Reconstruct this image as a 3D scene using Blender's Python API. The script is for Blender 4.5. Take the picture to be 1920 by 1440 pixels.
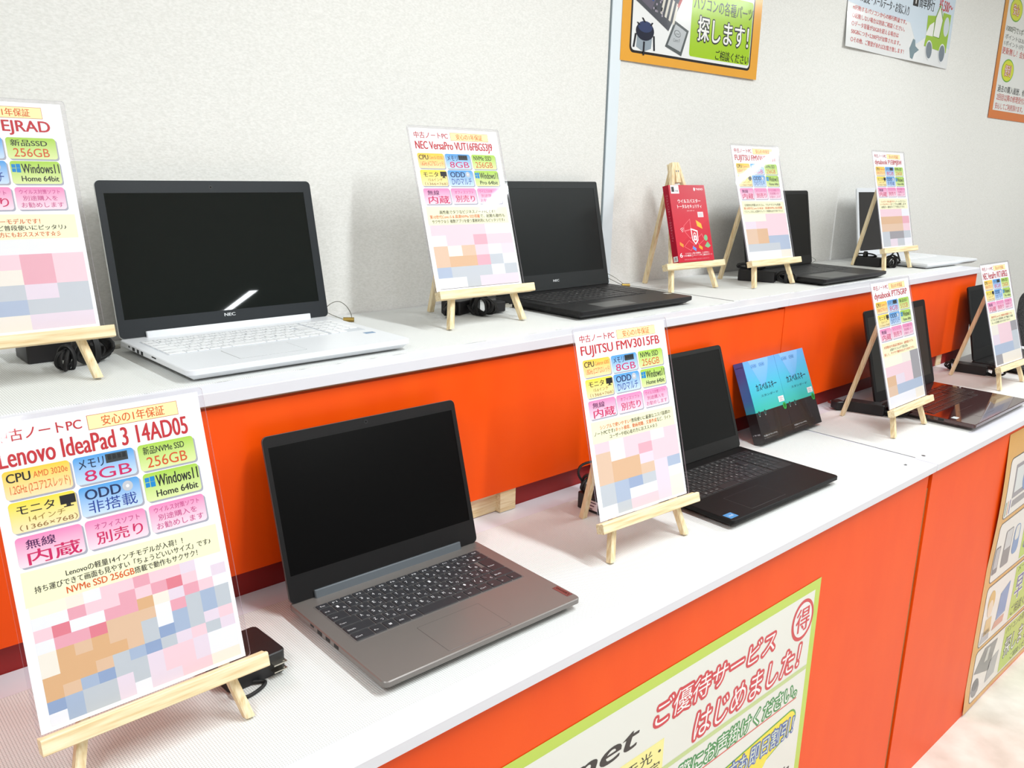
import bpy, bmesh, math, random
from mathutils import Matrix, Vector
random.seed(7)
PI = math.pi
C = bpy.context.scene.collection
sc = bpy.context.scene
for o in list(bpy.data.objects):
    bpy.data.objects.remove(o)

# ------------------------------------------------------------------ camera, world, lamps, exposure
DK = 0.855                    # top of the lower display deck above the floor (m)
H2 = DK + 0.3106              # top of the upper shelf
Y2, YW = 0.3869, 0.7978       # front edge of the upper shelf, wall
cam_d = bpy.data.cameras.new('camera')
cam = bpy.data.objects.new('camera', cam_d)
C.objects.link(cam)
cam.location = (-1.8543, -0.6557, 0.6015 + DK)
cam.rotation_euler = (1.31989, -0.0215, -0.73636)
cam_d.sensor_fit = 'HORIZONTAL'
cam_d.sensor_width = 36.0
cam_d.lens = 1591.03 / 1920 * 36.0
cam_d.clip_start = 0.02
sc.camera = cam

world = bpy.data.worlds.new('world')
sc.world = world
world.use_nodes = True
world.node_tree.nodes['Background'].inputs[0].default_value = (0.93, 0.97, 1.0, 1)
world.node_tree.nodes['Background'].inputs[1].default_value = 0.34

def tube_lamp(x, y0, power):
    d = bpy.data.lights.new('ceiling_tube_or_fill', 'AREA')
    d.shape = 'RECTANGLE'
    d.size, d.size_y = 0.065, 1.2
    d.energy = power
    d.color = (0.93, 0.985, 1.0)
    o = bpy.data.objects.new('ceiling_tube_or_fill', d)
    C.objects.link(o)
    o.location = (x, y0 - 0.6, DK + 1.6)
for lx, front, back in ((-2.6, 36, 34), (-0.75, 46, 28), (1.02, 42, 26), (2.8, 32, 18)):  # leftmost pair is added fill, set clear of the card reflections
    tube_lamp(lx, -0.12, front)
    tube_lamp(lx, -3.64, back)

sc.view_settings.view_transform = 'Standard'
sc.view_settings.look = 'None'
sc.view_settings.gamma = 1.0
sc.view_settings.use_curve_mapping = False
sc.view_settings.exposure = -0.56

# ------------------------------------------------------------------ colours and materials
def lin(c):
    return c / 12.92 if c <= 0.04045 else ((c + 0.055) / 1.055) ** 2.4
def rgb(r, g, b):
    return (lin(r / 255), lin(g / 255), lin(b / 255), 1.0)

def mat(name, col=None, rough=0.5, metal=0.0, spec=0.5, coat=0.0, attr=False):
    m = bpy.data.materials.new(name)
    m.use_nodes = True
    nt = m.node_tree
    b = nt.nodes['Principled BSDF']
    b.inputs['Roughness'].default_value = rough
    b.inputs['Metallic'].default_value = metal
    b.inputs['Specular IOR Level'].default_value = spec
    b.inputs['Coat Weight'].default_value = coat
    b.inputs['Coat Roughness'].default_value = 0.04
    if attr:
        a = nt.nodes.new('ShaderNodeAttribute')
        a.attribute_name = 'Col'
        nt.links.new(a.outputs['Color'], b.inputs['Base Color'])
    elif col:
        b.inputs['Base Color'].default_value = col
    return m

def coords(nt, scale):
    tc = nt.nodes.new('ShaderNodeTexCoord')
    mp = nt.nodes.new('ShaderNodeMapping')
    mp.inputs['Scale'].default_value = scale
    nt.links.new(tc.outputs['Object'], mp.inputs['Vector'])
    return mp.outputs['Vector']

def noise(nt, vec, scale, detail=2.0):
    n = nt.nodes.new('ShaderNodeTexNoise')
    n.inputs['Scale'].default_value = scale
    n.inputs['Detail'].default_value = detail
    nt.links.new(vec, n.inputs['Vector'])
    return n.outputs['Fac']

def ramp(nt, fac, stops):
    r = nt.nodes.new('ShaderNodeValToRGB')
    e = r.color_ramp.elements
    e[0].position, e[0].color = stops[0]
    e[1].position, e[1].color = stops[-1]
    for p, c in stops[1:-1]:
        q = e.new(p)
        q.color = c
    nt.links.new(fac, r.inputs['Fac'])
    return r.outputs['Color']

def bump(nt, height, strength, dist):
    b = nt.nodes.new('ShaderNodeBump')
    b.inputs['Strength'].default_value = strength
    b.inputs['Distance'].default_value = dist
    nt.links.new(height, b.inputs['Height'])
    nt.links.new(b.outputs['Normal'], nt.nodes['Principled BSDF'].inputs['Normal'])

def noisy(name, scale3, nscale, stops, rough, bstr=0.0, bdist=0.001, spec=0.5, detail=2.0):
    m = mat(name, None, rough, spec=spec)
    nt = m.node_tree
    f = noise(nt, coords(nt, scale3), nscale, detail)
    nt.links.new(ramp(nt, f, stops), nt.nodes['Principled BSDF'].inputs['Base Color'])
    if bstr:
        bump(nt, f, bstr, bdist)
    return m

M = {}
M['print'] = mat('printed_paper', rough=0.45, attr=True, spec=0.35)
M['print_gloss'] = mat('printed_glossy_sheet', rough=0.16, attr=True, spec=0.5)
M['carton'] = mat('printed_carton', rough=0.25, attr=True, spec=0.5, coat=0.4)
M['wall'] = noisy('woven_wallpaper', (1, 1, 2.2), 190, [(0.3, rgb(228, 226, 221)), (0.7, rgb(241, 239, 235))], 0.85, 0.35, 0.0012)
M['ceiling'] = mat('ceiling_board', rgb(235, 235, 232), 0.9)
M['floor'] = noisy('pale_carpet', (1, 1, 1), 9, [(0.3, rgb(206, 200, 188)), (0.7, rgb(236, 231, 222))], 0.95, 0.5, 0.004, 0.1, 8)
M['trim'] = mat('pale_trim', rgb(228, 236, 242), 0.5)
M['groove'] = mat('seam_grey', rgb(120, 130, 134), 0.8)
M['white_board'] = mat('white_melamine', rgb(228, 227, 234), 0.36)
M['orange'] = noisy('orange_painted_board', (1, 1, 0.4), 14, [(0.3, rgb(248, 80, 0)), (0.7, rgb(252, 86, 2))], 0.42, 0.0, spec=0.3)
M['wine_board'] = mat('deep_red_board', rgb(150, 24, 20), 0.5)  # one even red, deeper than the orange front boards
M['orange_edge'] = mat('orange_edge', rgb(226, 52, 12), 0.5)
M['screw'] = mat('screw_steel', rgb(120, 120, 124), 0.35, 1.0)
M['chrome'] = mat('plug_steel', rgb(205, 200, 188), 0.25, 1.0)
M['brass'] = mat('brass', rgb(168, 140, 76), 0.4, 1.0)
M['wire'] = mat('steel_wire', rgb(120, 118, 108), 0.4, 0.8)
M['black_plastic'] = mat('black_plastic', rgb(30, 28, 30), 0.45)
M['black_matte'] = mat('black_cable_rubber', rgb(22, 21, 22), 0.6)
M['label_white'] = mat('white_label', rgb(236, 232, 236), 0.5)

def wood(name, s3):
    m = mat(name, None, 0.55, spec=0.3)
    nt = m.node_tree
    f = noise(nt, coords(nt, s3), 1.0, 4.0)
    nt.links.new(ramp(nt, f, [(0.30, rgb(222, 192, 142)), (0.5, rgb(240, 218, 176)), (0.68, rgb(248, 232, 198))]), nt.nodes['Principled BSDF'].inputs['Base Color'])
    return m
M['wood_z'] = wood('pine_upright', (260, 260, 18))
M['wood_x'] = wood('pine_bar', (16, 260, 260))
M['raw_edge'] = noisy('raw_board_edge', (1, 1, 0.1), 90, [(0.3, rgb(134, 92, 48)), (0.7, rgb(176, 128, 76))], 0.7)

def weave():
    m = mat('woven_mesh_liner', None, 0.75, spec=0.25)
    nt = m.node_tree
    tc = nt.nodes.new('ShaderNodeTexCoord')
    sx = nt.nodes.new('ShaderNodeSeparateXYZ')
    nt.links.new(tc.outputs['Object'], sx.inputs[0])
    def fn(op, a, b=None):
        n = nt.nodes.new('ShaderNodeMath')
        n.operation = op
        for i, q in enumerate((a, b)):
            if q is None: continue
            if isinstance(q, (int, float)): n.inputs[i].default_value = q
            else: nt.links.new(q, n.inputs[i])
        return n.outputs[0]
    k = 2 * PI / 0.0060
    s = fn('MULTIPLY', fn('SINE', fn('MULTIPLY', sx.outputs[0], k)), fn('SINE', fn('MULTIPLY', sx.outputs[1], k)))
    h = fn('ABSOLUTE', s)
    nt.links.new(ramp(nt, h, [(0.03, rgb(188, 188, 186)), (0.35, rgb(238, 239, 237))]), nt.nodes['Principled BSDF'].inputs['Base Color'])
    bump(nt, h, 0.35, 0.0011)
    return m
M['mat'] = weave()

def sleeve():
    m = bpy.data.materials.new('clear_card_case')
    m.use_nodes = True
    nt = m.node_tree
    nt.nodes.clear()
    out = nt.nodes.new('ShaderNodeOutputMaterial')
    tr = nt.nodes.new('ShaderNodeBsdfTransparent')
    tr.inputs['Color'].default_value = (0.965, 0.96, 0.975, 1)
    gl = nt.nodes.new('ShaderNodeBsdfGlossy')
    gl.inputs['Roughness'].default_value = 0.05
    fr = nt.nodes.new('ShaderNodeFresnel')
    fr.inputs['IOR'].default_value = 1.42
    mx = nt.nodes.new('ShaderNodeMixShader')
    ge = nt.nodes.new('ShaderNodeNewGeometry')
    ml = nt.nodes.new('ShaderNodeMath')
    ml.operation = 'MULTIPLY'
    inv = nt.nodes.new('ShaderNodeMath')
    inv.operation = 'SUBTRACT'
    inv.inputs[0].default_value = 1.0
    nt.links.new(ge.outputs['Backfacing'], inv.inputs[1])
    nt.links.new(inv.outputs[0], ml.inputs[0])
    nt.links.new(fr.outputs[0], ml.inputs[1])
    nt.links.new(ml.outputs[0], mx.inputs[0])
    nt.links.new(tr.outputs[0], mx.inputs[1])
    nt.links.new(gl.outputs[0], mx.inputs[2])
    nt.links.new(mx.outputs[0], out.inputs[0])
    return m
M['sleeve'] = sleeve()
M['sleeve_edge'] = mat('clear_case_edge', rgb(214, 210, 224), 0.2)
M['sleeve_edge'].node_tree.nodes['Principled BSDF'].inputs['Alpha'].default_value = 0.4

# ------------------------------------------------------------------ mesh builder
def rr(w, d, r, seg=4, cx=0.0, cy=0.0):
    r = min(r, w / 2 - 1e-6, d / 2 - 1e-6)
    pts = []
    if r <= 1e-6:
        return [(cx - w / 2, cy - d / 2), (cx + w / 2, cy - d / 2), (cx + w / 2, cy + d / 2), (cx - w / 2, cy + d / 2)]
    for (ox, oy, a0) in ((1, -1, -PI / 2), (1, 1, 0), (-1, 1, PI / 2), (-1, -1, PI)):
        for i in range(seg + 1):
            a = a0 + PI / 2 * i / seg
            pts.append((cx + ox * (w / 2 - r) + r * math.cos(a), cy + oy * (d / 2 - r) + r * math.sin(a)))
    return pts

_txt = {}
def glyphs(body, shear=0.0):
    k = (body, shear)
    if k not in _txt:
        c = bpy.data.curves.new('t', 'FONT')
        c.body = body
        c.resolution_u = 4
        c.shear = shear
        o = bpy.data.objects.new('t', c)
        m = o.to_mesh()
        vs = [(v.co.x, v.co.y) for v in m.vertices]
        fs = [tuple(p.vertices) for p in m.polygons]
        o.to_mesh_clear()
        bpy.data.objects.remove(o)
        bpy.data.curves.remove(c)
        xs = [v[0] for v in vs]; ys = [v[1] for v in vs]
        _txt[k] = (vs, fs, min(xs), max(xs), min(ys), max(ys))
    return _txt[k]

class MB:
    def __init__(s):
        s.v, s.f, s.m, s.c = [], [], [], []
    def add(s, vs, fs, mat=0, col=None, T=None):
        n = len(s.v)
        if T is not None:
            vs = [tuple(T @ Vector(p)) for p in vs]
        s.v += [tuple(p) for p in vs]
        for f in fs:
            s.f.append(tuple(i + n for i in f))
            s.m.append(mat)
            if callable(col):
                s.c.append([col(vs[i]) for i in f])
            else:
                s.c.append([col or (1, 1, 1, 1)] * len(f))
        return s
    def box(s, x0, x1, y0, y1, z0, z1, mat=0, col=None, T=None):
        vs = [(x, y, z) for z in (z0, z1) for (x, y) in ((x0, y0), (x1, y0), (x1, y1), (x0, y1))]
        return s.add(vs, [(3, 2, 1, 0), (4, 5, 6, 7), (0, 1, 5, 4), (1, 2, 6, 5), (2, 3, 7, 6), (3, 0, 4, 7)], mat, col, T)
    def rings(s, rs, mat=0, col=None, T=None, caps=True):
        n = len(rs[0])
        vs = [p for r in rs for p in r]
        fs = []
        for k in range(len(rs) - 1):
            for i in range(n):
                j = (i + 1) % n
                fs.append((k * n + i, k * n + j, (k + 1) * n + j, (k + 1) * n + i))
        if caps:
            fs.append(tuple(range(n - 1, -1, -1)))
            fs.append(tuple(range((len(rs) - 1) * n, len(rs) * n)))
        return s.add(vs, fs, mat, col, T)
    def slab(s, x0, x1, y0, y1, z0, z1, r=0.003, b=0.0006, seg=4, bb=None, mat=0, col=None, T=None, bz=None):
        """rounded rectangle prism, b = top chamfer, bb = bottom chamfer"""
        bb = b if bb is None else bb
        w, d, cx, cy = x1 - x0, y1 - y0, (x0 + x1) / 2, (y0 + y1) / 2
        bh = bz if bz is not None else min(bb, (z1 - z0) * 0.45)
        th = min(b, (z1 - z0) * 0.45)
        def ring(i, z): return [(p[0], p[1], z) for p in rr(w - 2 * i, d - 2 * i, max(r - i, 0.0002), seg, cx, cy)]
        return s.rings([ring(bb, z0), ring(0, z0 + bh), ring(0, z1 - th), ring(b, z1)], mat, col, T)
    def flat(s, pts, z, mat=0, col=None, T=None):
        return s.add([(p[0], p[1], z) for p in pts], [tuple(range(len(pts)))], mat, col, T)
    def rect(s, x0, x1, y0, y1, z, mat=0, col=None, T=None):
        return s.flat([(x0, y0), (x1, y0), (x1, y1), (x0, y1)], z, mat, col, T)
    def text(s, body, x0, x1, y0, y1, z, mat=0, col=None, T=None, bold=0.0, shear=0.0, rot=None):
        vs, fs, ax, bx, ay, by = glyphs(body, shear)
        kx = (x1 - x0) / max(bx - ax, 1e-6)
        ky = (y1 - y0) / max(by - ay, 1e-6)
        if isinstance(bold, (list, tuple)): sh = bold           # printed several times with small shifts: heavy or outlined lettering
        elif bold > 0.024: sh = ((-0.02 * kx, 0), (0.02 * kx, 0), (0, 0.01 * ky))
        elif bold > 0: sh = ((-0.012 * kx, 0), (0.012 * kx, 0))
        else: sh = ((0, 0),)
        for q, (dx, dy) in enumerate(sh):
            s.add([(x0 + (p[0] - ax) * kx + dx, y0 + (p[1] - ay) * ky + dy, z + q * 0.000012) for p in vs], fs, mat, col, T)
        return s
    def tube(s, pts, r, n=8, mat=0, col=None, T=None, closed=False):
        pts = [Vector(p) for p in pts]
        rs = []
        u = None
        for i, p in enumerate(pts):
            a = pts[max(i - 1, 0)]; b = pts[min(i + 1, len(pts) - 1)]
            t = (b - a).normalized()
            if u is None:
                u = t.orthogonal().normalized()
            u = (u - t * u.dot(t)).normalized()
            w = t.cross(u)
            rs.append([tuple(p + (u * math.cos(2 * PI * k / n) + w * math.sin(2 * PI * k / n)) * r) for k in range(n)])
        return s.rings(rs, mat, col, T)
    def disc(s, cx, cy, rx, ry, z, mat=0, col=None, T=None, n=28, a=0.0):
        ca, sa = math.cos(a), math.sin(a)
        return s.flat([(cx + rx * math.cos(2 * PI * k / n) * ca - ry * math.sin(2 * PI * k / n) * sa, cy + rx * math.cos(2 * PI * k / n) * sa + ry * math.sin(2 * PI * k / n) * ca) for k in range(n)], z, mat, col, T)
    def cyl(s, p0, p1, r, n=16, mat=0, T=None):
        return s.tube([p0, p1], r, n, mat, None, T)
    def build(s, name, mats, parent=None, smooth=None):
        me = bpy.data.meshes.new(name)
        me.from_pydata(s.v, [], s.f)
        mats = mats if isinstance(mats, (list, tuple)) else [mats]
        for m in mats:
            me.materials.append(m)
        me.polygons.foreach_set('material_index', s.m)
        ca = me.color_attributes.new('Col', 'FLOAT_COLOR', 'CORNER')
        ca.data.foreach_set('color', [x for f in s.c for q in f for x in q])
        if smooth:
            me.polygons.foreach_set('use_smooth', [True] * len(me.polygons))
            me.set_sharp_from_angle(angle=math.radians(smooth))
        me.update()
        o = bpy.data.objects.new(name, me)
        C.objects.link(o)
        if parent: o.parent = parent
        return o

def thing(name, label, cat, loc=(0, 0, 0), rotz=0.0, group=None, mtx=None):
    o = bpy.data.objects.new(name, None)
    o.empty_display_size = 0.05
    C.objects.link(o)
    if mtx is not None: o.matrix_world = mtx
    else:
        o.location = loc
        o.rotation_euler = (0, 0, rotz)
    return tag(o, label, cat, group)
def tag(o, label, cat, group=None):
    o['label'] = label
    o['category'] = cat
    if group: o['group'] = group
    return o
def struct(o):
    o['kind'] = 'structure'
    return o

# ------------------------------------------------------------------ the room
struct(MB().box(-4.2, 5.5, YW, YW + 0.1, 0, 2.5).build('wall_back', M['wall']))
struct(MB().box(-4.2, 5.5, -6.5, YW + 0.1, -0.1, 0).build('floor', M['floor']))
struct(MB().box(-4.2, 5.5, -6.5, YW + 0.1, 2.5, 2.6).build('ceiling', M['ceiling']))
t1 = MB().box(-0.2295, -0.1918, YW - 0.004, YW + 0.001, H2 - 0.3, 2.5, 0)
t1.box(-0.2335, -0.2295, YW - 0.0015, YW + 0.001, H2 - 0.3, 2.5, 1)
struct(t1.build('trim_1', [M['trim'], M['groove']]))

# ------------------------------------------------------------------ display counter and riser
TB = 0.0175
def counter(x0, x1, label, front_x0, front_x1, screws, stud, py=0.012):
    t = thing('display_counter', label, 'counter', ((x0 + x1) / 2, 0.2, 0))
    dx = t.location.x
    L = lambda mb: [setattr(mb, 'v', [(p[0] - dx, p[1] - 0.2, p[2]) for p in mb.v]), mb][1]
    d = MB().slab(x0, x1, 0.0, 0.412, DK - TB, DK - 0.0012, 0.001, 0.0008, 1)
    dk = L(d).build('countertop', M['white_board'], t)
    for sx in screws:
        s = MB()
        s.tube([(sx, 0.0452, DK - 0.0014), (sx, 0.0452, DK - 0.0006)], 0.0042, 14)
        L(s).build('screw', M['screw'], dk, 40)
    p = MB().box(front_x0, front_x1, py, 0.024, 0.0, DK - TB - 0.0015, 0)
    L(p).build('front_panel', [M['orange']], t)
    if stud:
        L(MB().box(front_x1 + 0.0003, -0.0022, 0.0132, 0.05, 0, DK - 0.06)).build('stud', M['raw_edge'], t)
    L(MB().box(x0 + 0.02, x1 - 0.06, 0.385, 0.4, 0, DK - TB)).build('back_panel', M['orange'], t)
    return t
counter(-2.45, -0.0042, 'long white topped counter with orange front carrying the grey laptop', -2.44, -0.0105, (-0.0615, -1.9), True)
counter(0.0, 1.62, 'white topped counter with orange front under the glossy dark red laptop', 0.0025, 1.61, (0.0325,), False, 0.009)

def riser(x0, x1, label, ptop, blocks):
    t = thing('display_riser', label, 'shelf', ((x0 + x1) / 2, 0.5, DK))
    dx = t.location.x
    L = lambda mb: [setattr(mb, 'v', [(p[0] - dx, p[1] - 0.5, p[2] - DK) for p in mb.v]), mb][1]
    L(MB().slab(x0, x1, Y2, YW - 0.001, H2 - 0.0186, H2 - 0.0012, 0.001, 0.0008, 1)).build('shelf_board', M['white_board'], t)
    L(MB().box(x0 + 0.001, x1 - 0.001, 0.397, 0.409, DK + 0.0398, DK + ptop)).build('front_panel', M['orange'], t)
    L(MB().box(x0 + 0.001, x1 - 0.001, 0.4125, 0.424, DK - 0.1, H2 - 0.0186)).build('backing_board', M['wine_board'], t)
    for (a, b, y) in blocks:
        L(MB().box(a, b, y, 0.4124, DK + 0.0, DK + 0.0398)).build('support_block', M['wood_x'], t)
    if ptop < 0.287:
        L(MB().box(x0 + 0.01, x1 - 0.01, 0.4095, 0.4122, DK + 0.2, H2 - 0.0187)).build('lit_gap_strip', M['wood_x'], t)  # added pale strip, stands in for the lit brown inside of the gap
    return t
riser(-2.45, -0.0055, 'raised white shelf with orange front panel behind the grey laptop', 0.284, [(-1.08, -0.9096, 0.4105), (-0.9096, -0.8729, 0.399)])
riser(-0.0045, 1.205, 'raised white shelf with orange front behind the glossy dark red laptop', 0.2905, [(1.0, 1.04, 0.4095)])

random.seed(3)
def liner(x0, x1, y0, y1, z, label, wob):
    n = int((x1 - x0) / 0.02)
    m = MB()
    a = [(x0 + (x1 - x0) * i / n, y0 + random.uniform(-wob, wob)) for i in range(n + 1)]
    b = [(x0 + (x1 - x0) * i / n, y1 + random.uniform(-wob, wob)) for i in range(n + 1)]
    vs = [(p[0], p[1], zz) for zz in (z - 0.0012, z) for r in (a, b) for p in r]
    N = n + 1
    fs = []
    for i in range(n):
        fs += [(2 * N + i, 2 * N + i + 1, 3 * N + i + 1, 3 * N + i), (i, i + 1, 2 * N + i + 1, 2 * N + i), (N + i + 1, N + i, 3 * N + i, 3 * N + i + 1)]
    m.add(vs, fs)
    return tag(m.build('shelf_liner', M['mat']), label, 'liner')
liner(-2.42, -0.006, 0.046, 0.3575, DK, 'white woven mesh liner on the counter under the grey laptop', 0.0006)
liner(0.003, 1.58, 0.05, 0.357, DK, 'white woven mesh liner under the glossy dark red laptop', 0.0006)
liner(-2.42, -0.16, 0.4325, 0.788, H2, 'white woven mesh liner on the raised shelf under the white laptop', 0.0008)
liner(-0.155, 1.195, 0.441, 0.788, H2, 'white woven mesh liner with ragged edge under the small easel of the red box', 0.003)

# ------------------------------------------------------------------ easels
EA, EL, ES, EB = 0.0893, 0.321, 0.0614, 0.1148
def easel(x, y, z0, yaw, phi, d, label):
    t = thing('display_easel', label, 'easel', (x, y, z0), yaw, 'small pine display easels')
    sp, cp = math.sin(phi), math.cos(phi)
    T = Matrix(((1, 0, 0, 0), (0, sp, -cp, 0), (0, cp, sp, 0), (0, 0, 0, 1)))   # (u, S, off) -> local, off toward the viewer
    # bars: S along slope, off front
    for s in (-1, 1):
        m = MB()
        x0, x1 = s * EA, s * 0.0085
        hw = 0.0052
        rs = []
        for (S, cx, w) in ((0.0022, x0, hw), (0.2, x0 + (x1 - x0) * 0.2 / EL, hw), (EL - 0.02, x0 + (x1 - x0) * (EL - 0.02) / EL, hw), (EL, x1, hw * 0.8)):
            rs.append([(cx - w, S, -0.0050), (cx - w, S, 0.0050), (cx - w * 0.6, S, 0.0060), (cx + w * 0.6, S, 0.0060), (cx + w, S, 0.0050), (cx + w, S, -0.0050)])
        m.rings(rs, 0, None, T)
        m.build('front_leg', M['wood_z'], t)
    # back leg
    m = MB()
    P0 = T @ Vector((0, EL - 0.018, -0.0135))
    P1 = Vector((0, d, 0.0006))
    ax = (P1 - P0).normalized()
    nn = Vector((1, 0, 0)).cross(ax)
    rs = []
    for p in (P0, P1):
        rs.append([tuple(p + Vector((a, 0, 0)) + nn * b) for a, b in ((-0.0055, -0.0045), (0.0055, -0.0045), (0.0055, 0.0045), (-0.0055, 0.0045))])
    rs[1] = [(q[0], q[1], max(q[2], 0.0004)) for q in rs[1]]
    m.rings(rs)
    m.build('back_leg', M['wood_z'], t)
    # head block
    m = MB()
    m.rings([[(-w, S, -0.0175 if k else -0.0062), (w, S, -0.0175 if k else -0.0062), (w, S, 0.0061), (-w, S, 0.0061)] for k, (S, w) in enumerate(((EL - 0.05, 0.0085), (EL - 0.0475, 0.0088), (EL + 0.0, 0.0068)))], 0, None, T)
    hb = m.build('head_block', M['wood_z'], t)
    for s in (-1, 1):
        m = MB()
        m.tube([(s * 0.004, EL - 0.022, 0.0055), (s * 0.004, EL - 0.022, 0.0064)], 0.0024, 10, 0, None, T)
        m.build('screw', M['screw'], hb, 40)
    # ledge: stepped bar, the card stands on the rear step
    m = MB()
    prof = [(ES - 0.0072, 0.0062), (ES - 0.0072, 0.0205), (ES - 0.0062, 0.022), (ES + 0.0078, 0.022), (ES + 0.0088, 0.0205), (ES + 0.0088, 0.0165), (ES + 0.0076, 0.0155), (ES + 0.0076, 0.0062)]
    m.rings([[(u, S, o) for S, o in prof] for u in (EB, -EB)], 0, None, T)
    m.build('ledge', M['wood_x'], t)
    return t, T

EAS = {
 'fuj': (-0.8191, 0.1324, DK, -0.0546, 0.2619, 0.1567, -0.0017),
 'nec': (-0.8240, 0.5384, H2, -0.0096, 0.2895, 0.1830, -0.0065),
 'front': (-1.5980, 0.1412, DK, 0.0143, 0.2745, 0.1450, -0.0066),
 'upl': (-1.6054, 0.5394, H2, 0.0094, 0.2569, 0.1650, -0.0010),
 'red': (-0.0944, 0.5988, H2, -0.0285, 0.2860, 0.1617, 0.0),
 'fmv': (0.1593, 0.5285, H2, -0.0291, 0.2839, 0.1723, -0.0024),
 'dyu': (0.8660, 0.5175, H2, -0.0162, 0.2399, 0.1490, 0.0072),
 'dyl': (0.1911, 0.1445, DK, 0.0179, 0.2813, 0.1709, 0.0008),
 'necl': (0.8975, 0.1485, DK, -0.0214, 0.2959, 0.1752, -0.0024)}
ELAB = {
 'fuj': 'small pine easel between the grey laptop and the matt black laptop',
 'nec': 'small pine easel in front of the black laptop on the raised shelf',
 'front': 'pine easel with one leg beside the square black wall charger',
 'upl': 'small pine easel beside the white laptop with black screen on the raised shelf',
 'red': 'small pine easel holding the red software box',
 'fmv': 'small pine easel next to the easel with the red box',
 'dyu': 'small pine easel in front of the small white laptop',
 'dyl': 'small pine easel in front of the glossy dark red laptop',
 'necl': 'small pine easel at the far end of the lower counter'}
ET = {}
for k, (x, y, z0, yaw, phi, d, uo) in EAS.items():
    ET[k] = easel(x, y, z0, yaw, phi, d, ELAB[k])

# ------------------------------------------------------------------ price cards
PAL = dict(p=rgb(243, 206, 214), P=rgb(234, 166, 180), r=rgb(226, 128, 142), w=rgb(240, 240, 247), t=rgb(226, 190, 158), o=rgb(222, 176, 130),
           b=rgb(168, 184, 208), B=rgb(146, 166, 200), g=rgb(194, 200, 206), l=rgb(232, 216, 228), c=rgb(242, 234, 220), y=rgb(244, 246, 220), k=rgb(150, 146, 150))
G1 = ['yycwppPpplww', 'wwPppPpPrpwl', 'prwwPPoclPpw', 'wPPrtttwPgbg', 'cotottgwbgbg', 'cooootgBbglp', 'oootgbBglpgl', 'otbBgglpplww', 'BbgglglpplwW'.replace('W', 'w'), 'wbgglwllppcc']
G2 = ['pwppwp', 'twpPpp', 'toolpp', 'tootlb', 'gbBglw', 'gbwwlc', 'wgpplc']
G3 = ['ppppww', 'wppPpp', 'tctpwl', 'tooPgw', 'bgggwg', 'wwglll']
G4 = ['yypp', 'lppp', 'topp', 'tobb', 'gggb', 'wwwc']
G5 = ['ppwww', 'pppPp', 'oocPp', 'ooglg', 'bbbgg', 'gccll']
RED, DARK, ORG, MAG, PUR, BLU = rgb(196, 44, 52), rgb(34, 34, 36), rgb(224, 96, 40), rgb(206, 36, 96), rgb(196, 60, 130), rgb(40, 66, 150)
def grad(c1, c0, y1, y0):
    def f(p):
        t = max(0.0, min(1.0, (p[1] - y0) / (y1 - y0)))
        return tuple(c0[i] + (c1[i] - c0[i]) * t for i in range(4))
    return f
TILE = {'y': (rgb(250, 206, 60), rgb(252, 226, 176)), 'm': (rgb(246, 222, 60), rgb(252, 232, 184)), 'b': (rgb(78, 160, 226), rgb(206, 226, 246)),
        'g': (rgb(170, 212, 72), rgb(226, 238, 170)), 'p': (rgb(240, 138, 188), rgb(252, 226, 234))}
MM = 0.001
def tile(m, x0, x1, y0, y1, kind):
    w, h = x1 - x0, y1 - y0
    pts = rr(w, h, 3.6, 4, (x0 + x1) / 2, (y0 + y1) / 2)
    m.flat([((p[0] + 1.7) * MM, (p[1] - 1.9) * MM) for p in pts], 0.0001, 0, rgb(172, 172, 184))
    q = [(p[0] * MM, p[1] * MM) for p in pts]
    a, b = TILE[kind]
    m.flat(q, 0.0002, 0, grad(a, b, y1 * MM, y0 * MM))
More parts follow.
